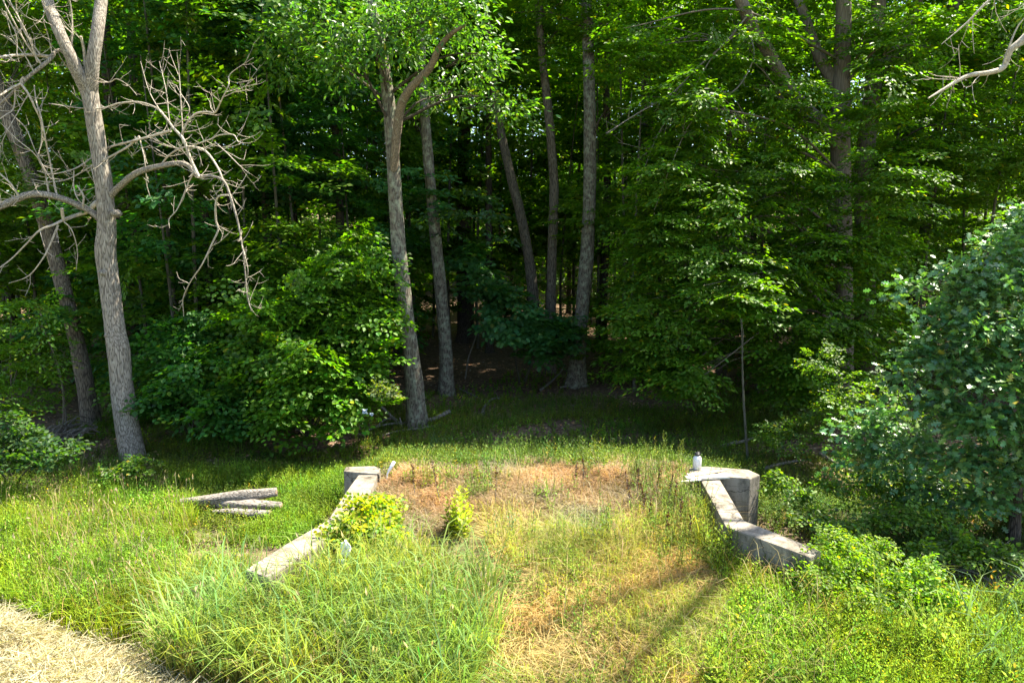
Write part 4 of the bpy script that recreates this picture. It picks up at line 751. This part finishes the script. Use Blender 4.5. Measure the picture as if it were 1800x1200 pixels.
P, a, b = scatter(900, -1, 5, 10.2, 12.6, lambda px, py, x, y: (wob(x, y, 1.9, 2.) > .2), .2); forbs(g, P, .34, 12, .075, .02, (.10, .165, .028))
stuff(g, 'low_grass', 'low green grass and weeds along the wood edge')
# dry reddish and golden grass on the ramp
g = G(); kd = ins(Z_DRY); kg = ins(Z_GOLD)
P, a, b = scatter(95000, -2.4, 3, 7.0, 11.2, kd, .12, .6); blades(g, P, .17, .0085, (.29, .20, .115), (.44, .33, .20), 1., .28, .1, .5)
P, a, b = scatter(700, -2.4, 3, 7.0, 11, kd, .3); blades(g, P, .35, .007, (.2, .17, .06), (.22, .24, .06), .5, .2, .1)
P, a, b = scatter(62000, -1.2, 3.6, 4.2, 9.8, kg, .2, .6); blades(g, P, .36, .0085, (.38, .28, .11), (.50, .38, .17), 1.3, .28, .1, .6, clump=wob(P[:, 0], P[:, 1], 1.9, 1.) * 3.4 + R.normal(0, 1.5, len(P)))
P, a, b = scatter(34000, -1.2, 3.6, 4.2, 9.8, lambda px, py, x, y: kg(px, py, x, y) & (wob(x, y, 1.9, 4.) + .3 * R.standard_normal(x.shape) > .0), .2, .7); blades(g, P, .34, .0075, (.28, .25, .05), (.27, .33, .035), 1.2, .28, .16)
P, a, b = scatter(6500, -1.6, 3.4, 5.2, 10.3, lambda px, py, x, y: (kg(px, py, x, y) | (kd(px, py, x, y) & (wob(x, y, 2.6, 3.) > .12))) & (wob(x, y, 2.2, 1.) + .4 * R.standard_normal(x.shape) > .3), .3, .6); forbs(g, P, .3, 12, .065, .022, (.17, .27, .03))
P, a, b = scatter(1000, -1.6, 3.4, 5.2, 10.2, lambda px, py, x, y: (kg(px, py, x, y) | kd(px, py, x, y)) & (wob(x, y, 1.3, 6.) > -.2), .4); blades(g, P, .42, .007, (.26, .19, .1), (.40, .31, .18), .7, .25, .1)
P, a, b = scatter(300, 1.7, 2.6, 7.2, 10.2, lambda px, py, x, y: x > -9, .3); forbs(g, P, .5, 16, .06, .016, (.13, .20, .03))
stuff(g, 'dry_grass', 'golden and rusty dry grass covering the ramp between the walls')
# yellow-green growth at lower right
g = G(); ky = ins(Z_YEL)
P, a, b = scatter(80000, 1, 8, 4.2, 9, ky, .3, .7); blades(g, P, .3, .009, (.2, .23, .02), (.31, .42, .018), .9, .28, .2)
P, a, b = scatter(20000, 1, 8, 4.2, 9, ky, .3); forbs(g, P, .3, 9, .055, .03, (.23, .36, .018))
P, a, b = scatter(4000, 1, 8, 4.2, 7.5, lambda px, py, x, y: ky(px, py, x, y) & (px < 1480), .3); blades(g, P, .55, .006, (.3, .22, .09), (.36, .27, .12), .9, .2, .08)
P, a, b = scatter(500, 4, 8, 4.2, 7.5, lambda px, py, x, y: ky(px, py, x, y) & (px > 1640), .5); blades(g, P, .7, .018, (.11, .16, .05), (.11, .20, .08), .8, .2, .08)
P, a, b = scatter(1500, 1, 8, 4.2, 9, ky, .3, .8); forbs(g, P, .45, 12, .10, .045, (.19, .30, .025))
P, a, b = scatter(1500, 1, 8, 4.2, 8, lambda px, py, x, y: ky(px, py, x, y) & (wob(x, y, 2.3, 3.) > .2), .4, .9); blades(g, P, .6, .011, (.2, .21, .04), (.22, .32, .05), .8, .2, .12)
stuff(g, 'weeds', 'bright yellow-green weeds covering the lower right')
# shaded ground cover on the bank at right
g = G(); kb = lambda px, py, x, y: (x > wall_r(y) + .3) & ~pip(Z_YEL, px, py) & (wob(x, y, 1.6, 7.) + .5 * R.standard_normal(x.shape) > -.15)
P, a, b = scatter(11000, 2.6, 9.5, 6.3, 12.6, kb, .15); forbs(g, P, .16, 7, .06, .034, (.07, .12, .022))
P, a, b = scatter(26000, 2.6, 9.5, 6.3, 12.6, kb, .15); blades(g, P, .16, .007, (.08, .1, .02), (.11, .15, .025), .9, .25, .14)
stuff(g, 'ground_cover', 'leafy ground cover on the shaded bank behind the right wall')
# woodland floor: fallen leaves and seedlings
g = G(); n = 42000; x = R.uniform(-22, 22, n); y = 11.5 + 28 * R.uniform(0, 1, n) ** 1.6; m = np.abs(x) < y * .85 + 2; x, y = x[m], y[m]; n = len(x)
leaves(g, 'di', np.stack([x, y, H(x, y) + .012], -1), unit(R.standard_normal((n, 3)) * np.array((1, 1, .12))), np.array((0, 0, 1.)) + R.normal(0, .25, (n, 3)), R.uniform(.05, .12, n), .05, tint((.30, .19, .11), n, .4, .14))
stuff(g, 'leaf_litter', 'brown fallen leaves on the shaded forest floor', leaf_mat('dry_leaf', .8, .1, .15, (1.2, 1, .8)))
g = G(); n = 6500; x = R.uniform(-12, 12, n); y = R.uniform(12.4, 20, n); m = wob(x, y, 1.1, 8.) > -.1; P = np.stack([x, y, H(x, y)], -1)[m]; forbs(g, P, .15, 6, .075, .05, (.12, .22, .02))
stuff(g, 'seedlings', 'small green seedlings dotted over the forest floor', M_LEAF)
# mown hay at lower left
g = G(); n = 38000; x = R.uniform(-6.8, -2.2, n); y = R.uniform(4.2, 7.4, n); m = (hayd(x, y) > .02 + .12 * R.standard_normal(n)); P = np.stack([x, y, H(x, y)], -1)[m]; n = len(P)
P[:, 2] += R.uniform(-.02, .07, n) + .05 * np.clip(wob(P[:, 0], P[:, 1], 6.5, 2.), 0, 1); d = R.standard_normal((n, 3)) * np.array((1, 1, .28)); d[:, 0] += 1.0 * np.sign(R.standard_normal(n)); d = unit(d); L = R.uniform(.08, .3, n)[:, None]
k1 = P + d * L * .5 + R.normal(0, .02, (n, 3)); blades_line(g, P, k1, .007, (.38, .33, .215)); blades_line(g, k1, P + d * L + R.normal(0, .03, (n, 3)), .007, (.42, .37, .245))
stuff(g, 'mown_hay', 'pale dry mown hay heaped in the lower left corner')

# ------------------------------------------------------------------ single plants
def weed(label, px, py, h, n, nl, L, W, c, rad, cat='weed', name='weed_plant', grp='single weeds on the ramp'):
    b = gnd(px, py); t = thing(name, label, cat, b, grp); x = b[0] + R.normal(0, rad, n); y = b[1] + R.normal(0, rad, n); P = np.stack([x, y, H(x, y) - .02], -1); g = G(); forbs(g, P, h, nl, L, W, c)
    o = g.build('foliage', M_LEAF, t, kind='stuff'); return t
weed('tall yellow-green leafy weed in the middle of the left half of the ramp', 805, 935, .62, 12, 22, .11, .07, (.22, .30, .02), .09)
weed('bluish dark green weed right of the tall yellow-green one', 895, 950, .5, 9, 22, .07, .02, (.06, .12, .045), .1)
weed('bushy green weed on the crest of the ramp at left', 860, 850, .32, 26, 14, .06, .03, (.11, .15, .03), .17)
weed('small bushy weed near the top of the left wall', 740, 855, .38, 14, 14, .06, .03, (.13, .16, .03), .12)
weed('bright green leafy weed in the right half of the ramp', 1065, 950, .5, 14, 16, .065, .02, (.12, .2, .035), .1)
weed('pale green weed left of the brown dock stalks', 1020, 960, .42, 14, 16, .06, .02, (.12, .19, .05), .12)
weed('tall goldenrod weed against the inner face of the right wall', 1345, 995, .55, 3, 26, .075, .018, (.12, .19, .03), .04)
weed('thick green weeds beside the bottle end of the right wall', 1200, 890, .5, 30, 18, .06, .018, (.13, .2, .03), .13)
weed('leafy weed clump on the crest behind the ramp', 1050, 830, .45, 16, 16, .07, .022, (.10, .17, .03), .2)
weed('blue-green grass-like weed behind the ramp', 770, 800, .4, 24, 12, .12, .016, (.05, .12, .07), .14)
for px_, py_ in ((1120, 868), (1135, 880), (1150, 862), (1168, 885), (1180, 905), (1195, 930), (1128, 905), (1112, 890), (1145, 915), (1170, 940), (1210, 950), (870, 880), (1010, 845), (1025, 850), (775, 868), (730, 860)):
    b = gnd(px_, py_ + 15); t = thing('dock_stalk', 'dead brown dock stalk standing in the dry grass of the ramp', 'weed', b, 'dead brown stalks on the ramp'); g = G(); hgt = R.uniform(.35, .6); tp = b + np.array((R.normal(0, .05), R.normal(0, .05), hgt))
    tube(g, [b - (0, 0, .03), b * .5 + tp * .5 + R.normal(0, .01, 3), tp], [.005, .004, .003], 5); g.build('stem', M_STICK, t)
    g = G(); n = 46; u = R.uniform(.4, 1, n)[:, None]; P = b * (1 - u) + tp * u; leaves(g, 'di', P, R.standard_normal((n, 3)) + (0, 0, .8), R.standard_normal((n, 3)), .035, .02, tint((.11, .05, .028), n)); g.build('seed_head', M_GRASS, t, kind='stuff')

# ------------------------------------------------------------------ logs, sticks, litter
def log(label, pts, r, name='log', cat='log', m=M_LOG, grp=None, rough=.12, hollow=False, sides=16):
    pts = np.array(pts, float); t = thing(name, label, cat, pts.mean(0) * (1, 1, 0) + (0, 0, float(pts[:, 2].min()) - max(r)), grp); g = G(); tube(g, pts, r, sides, rough, step=.06, cap=False); g.build('bark', m, t, True)
    for e, nb, rr in ((pts[0], pts[1], r[0]), (pts[-1], pts[-2], r[-1])):
        g = G(); d = unit(e - nb); tube(g, [e - d * .02, e - d * .004, e - d * .004], [rr * .97, rr * .93, rr * .3], sides, .1, cap=True); g.build('cut_end', M_CUT, t)
    return t
M_CUT = plain('cut_wood', (.26, .18, .12), .9, .1, .4, 30., .4)
zl = lambda a, b, z: atz(a, b, z)
ln = lambda A, B, ts=(0, .3, .65, 1), k=.008: [A + (B - A) * t + R.normal(0, k, 3) for t in ts]
log('upper weathered grey log of the pair lying left of the wall', ln(zl(318, 882, .38), zl(486, 866, .42), k=.007), [.06, .08, .085, .065], grp='weathered logs by the left wall', rough=.2)
log('lower split grey log of the pair lying left of the wall', ln(zl(350, 884, .30), zl(494, 891, .27), k=.007), [.06, .09, .09, .06], grp='weathered logs by the left wall', rough=.26)
log('short broken log end with a reddish cut, in front of the log pair', ln(zl(376, 898, .23), zl(476, 904, .23)), [.03, .05, .065, .065], grp='weathered logs by the left wall', rough=.26)
def stick(label, px, w, lift=.04, grp=None, m=M_STICK, twig=2, sides=7):
    P = []
    for i, (a, b, dz) in enumerate(px):
        p = gnd(a, b); P.append(p + np.array((0, 0, dz + lift)))
    P = np.array(P); r = np.linspace(w, w * .45, len(P)); t = thing('fallen_branch', label, 'branch', P[0] * (1, 1, 1) - (0, 0, lift), grp); g = G(); tube(g, P, r, sides, .15, step=.08); g.build('wood', m, t, True)
    if twig:
        g = G(); twigs(g, P, r, twig, .35, .3); g.build('twigs', m, t, True, kind='stuff')
    return t
G1 = 'fallen branches at the foot of the oak'
stick('long pale fallen branch lying across the foot of the lichen-spotted oak', [(790, 735, .12), (760, 745, .06), (720, 750, .05), (680, 752, .04), (648, 760, .02)], .05, grp=G1)
stick('thinner branch beneath the long one at the oak foot', [(775, 750, .0), (735, 758, .02), (700, 762, .02), (660, 772, .0)], .03, grp=G1)
stick('curved tan branch left of the oak foot', [(698, 748, .1), (680, 748, .12), (660, 758, .05), (640, 762, .0)], .028, grp=G1)
stick('thick propped branch slanting up left from the oak foot', [(704, 748, .0), (690, 748, .15), (672, 752, .42), (655, 757, .68)], .045, grp=G1, twig=0)
stick('short upright broken stick in front of the oak foot', [(706, 756, .0), (706, 756, .12), (703, 756, .24)], .025, grp=G1, twig=0)
stick('dark dead branch at the forest edge left of the oak', [(520, 762, .06), (560, 765, .04), (610, 764, .05), (640, 770, .02)], .03, twig=3)
stick('dark crooked branch on the ground right of the oak', [(848, 730, .0), (852, 718, .02), (866, 708, .06), (880, 706, .05)], .045, twig=2)
stick('long stick leaning at the thick flared tree', [(950, 688, .0), (968, 680, .1), (985, 672, .25), (992, 668, .42)], .035, twig=1)
stick('pale stick lying right of the flared trunk', [(985, 683, .0), (1010, 681, .02), (1032, 680, .02)], .03, twig=1)
stick('pale stick by the slim trunk foot', [(808, 688, .04), (825, 695, .02), (842, 703, .02)], .028, twig=0)
stick('leaning thin dead stem in the centre shade', [(818, 668, .0), (824, 660, .5), (836, 655, 1.0), (842, 650, 1.35)], .03, twig=0)
stick('pale lichened branch on the ground behind the wall pier', [(1268, 790, .03), (1290, 786, .05), (1310, 782, .05), (1330, 776, .06)], .045, twig=3)
stick('pale stick right of the wall pier in the shade', [(1345, 830, .04), (1370, 824, .05), (1395, 818, .04), (1412, 814, .03)], .035, twig=1)
stick('short pale stick under the silvery oak leaves', [(1440, 806, .06), (1460, 816, .04), (1480, 826, .03), (1512, 842, .03)], .035, twig=0)
stick('bare dead sapling lying on the bank behind the rose bush', [(1500, 950, .0), (1515, 940, .1), (1530, 926, .25), (1548, 916, .35), (1565, 908, .42)], .014, twig=5)
stick('pale arched stick at the right above the weeds', [(1720, 1048, .0), (1735, 1042, .09), (1752, 1042, .1), (1768, 1048, .04)], .012, twig=0)
for i in range(16):
    a = 1640 + 11 * i + R.normal(0, 10); b = 1010 + .14 * (a - 1640) + R.normal(0, 10)
    stick('grey-brown dead stick in the brush heap at the right edge', [(a - 45, b - 14, .03 + .012 * i), (a, b, .1 + .02 * (i % 5)), (a + 50, b + 16, .02 + .02 * (i % 4))], R.uniform(.006, .014), grp='sticks in the right brush heap', twig=2)
for i in range(16):
    a = 128 + R.normal(0, 16); b = 775 + R.normal(0, 7); s = R.uniform(.35, .8)
    stick('weathered grey stick in the heap between the leaning trunk and the dead tree', [(a - 46 * s, b + 12 * s, .03), (a, b, .10 + .015 * i), (a + 52 * s, b - 16 * s, .12)], R.uniform(.015, .045) if i > 2 else .055, grp='sticks in the left heap', twig=1)
for lab, a0, b0, a1, Yv, z1 in (('thin bare stem arching above the left stick heap', 118, 762, 66, 12.8, 2.9), ('thin bare stem beside the arching one at left', 110, 765, 80, 12.9, 2.3)):
    b_ = gnd(a0, b0); e = np.array(((a1 - 900) / FPX * Yv, Yv, z1)); t = thing('bare_stem', lab, 'sapling', b_); g = G(); tube(g, [b_ - (0, 0, .1), b_ * .55 + e * .45 + (.12, 0, .2), e], [.02, .016, .006], 6, .08, step=.1); twigs(g, np.array([b_, b_ * .5 + e * .5, e]), [.01] * 3, 4, .5, .4); g.build('stem', M_STICK, t, True)

# bottle on the wall end
M_WHITE = plain('bottle_paint', (.62, .62, .62), .35, .5, .12, 30.); M_BLACK = plain('black_plastic', (.02, .02, .022), .4, .5)
b = atz(1225, 824, ZT + .014); t = thing('water_bottle', 'white insulated jug with a black lid and carry loop on the right wall end', 'bottle', b)
def lathe(g, c, prof, sides=28, col=(.5, .5, .5)):
    P = [np.array(c) + (0, 0, z) for _, z in prof]; th = np.arange(sides) * 2 * math.pi / sides; V = np.concatenate([np.stack([c[0] + r * np.cos(th), c[1] + r * np.sin(th), np.full(sides, c[2] + z)], -1) for r, z in prof]); n = len(prof)
    i = np.arange(n - 1)[:, None] * sides; j = np.arange(sides)[None]; j2 = (j + 1) % sides; g.add(V, np.stack([i + j, i + j2, i + sides + j2, i + sides + j], -1).reshape(-1, 4), col)
g = G(); lathe(g, b, [(0, 0), (.055, 0), (.062, .006), (.062, .165), (.058, .178), (.036, .204), (.034, .21), (0, .21)]); g.build('body', M_WHITE, t, True)
g = G(); lathe(g, b + (0, 0, .206), [(.035, 0), (.037, .003), (.037, .034), (.033, .04), (0, .04)]); cap = g.build('cap', M_BLACK, t, True)
g = G(); th = np.linspace(-.15, math.pi + .15, 12); tube(g, np.stack([b[0] + .042 * np.cos(th), np.full(12, b[1] - .002), b[2] + .232 + .028 * np.sin(th)], -1), np.full(12, .006), 6); o = g.build('carry_loop', M_BLACK, None, True); o.parent = cap
# boards on the wall end
M_BOARD = plain('bleached_board', (.60, .55, .46), .8, .2, .2, 24., .3); M_BOARD2 = plain('tan_board', (.42, .33, .22), .8, .2, .25, 24., .3)
def board(label, a0, b0, a1, b1, wd, th, z, m, cat='board'):
    A = atz(a0, b0, z)[:2]; B = atz(a1, b1, z)[:2]; d = unit(B - A); s = np.array((-d[1], d[0])) * wd * .5
    o = prism('wooden_board', [A - s, B - s, B + s, A + s], z, z + th, m, None, None, .003); return tag(o, label, cat, 'boards lying on the right wall end')
board('wide white board nearest the edge of the right wall end', 1206, 842, 1279, 838, .13, .03, ZT + .014, M_BOARD)
board('white board lying behind the widest one on the right wall end', 1209, 836, 1268, 832.5, .07, .022, ZT + .016, M_BOARD)
board('thin tan slat crossing the white boards toward the right', 1222, 837, 1272, 828, .03, .014, ZT + .048, M_BOARD2)
board('thin pale slat lying on top of the crossed boards', 1214, 834, 1262, 827.5, .022, .012, ZT + .064, M_BOARD)
board('short white offcut projecting left of the wall end', 1197, 847, 1232, 843.5, .035, .014, ZT + .046, M_BOARD)
# white tube and litter
M_PVC = plain('white_plastic', (.75, .75, .74), .4, .5, .06)
b = gnd(683, 845); A = b + (-.02, 0, .1); B = b + (.065, .05, .25); t = thing('plastic_tube', 'white plastic tube sticking out of the grass right of the left wall', 'tube', b)
g = G(); d = unit(B - A); tube(g, [b - (.02, .01, .05), A, B], [.014, .014, .014], 10); g.build('stem', M_PVC, t, True)
g = G(); tube(g, [A + d * .05, A + d * .055, B + d * .02, B + d * .035], [.016, .024, .026, .016], 12); g.build('sleeve', M_PVC, t, True)
def litter(label, P, n, s, m, name='litter', cat='litter'):
    P = np.asarray(P, float); N = 9; u, v = np.meshgrid(np.linspace(-1, 1, N), np.linspace(-1, 1, N)); k = R.uniform(0, 9); zz = .35 * np.sin(u * 3 + k) * np.cos(v * 4 + k) + .2 * np.sin(u * 7 + v * 5 + k)
    V = np.stack([u * s[0] * (1 + .25 * np.sin(v * 3 + k)), zz * s[1], v * s[2] * (1 + .2 * np.sin(u * 4 + k))], -1).reshape(-1, 3) + P; i = np.arange(N - 1)[:, None] * N + np.arange(N - 1)[None]
    o = mesh(name, V, np.stack([i, i + 1, i + N + 1, i + N], -1).reshape(-1, 4), None, m, True); sm = o.modifiers.new('thick', 'SOLIDIFY'); sm.thickness = .004; return tag(o, label, cat)
M_BAG = plain('pale_plastic_sheet', (.30, .36, .42), .4, .5, .3)
litter('crumpled white plastic scrap below the left bramble', at(607, 965, 6.95), 1, (.05, .05, .09), M_PVC); litter('smaller white scrap beneath the crumpled plastic', at(602, 990, 6.85), 1, (.035, .04, .045), M_PVC)
litter('pale blue plastic scrap in the shrub left of the oak', at(641, 723, 12.0), 1, (.045, .05, .04), M_BAG); litter('grey-white plastic scrap beside the blue one', at(653, 728, 12.05), 1, (.03, .03, .025), M_BAG)
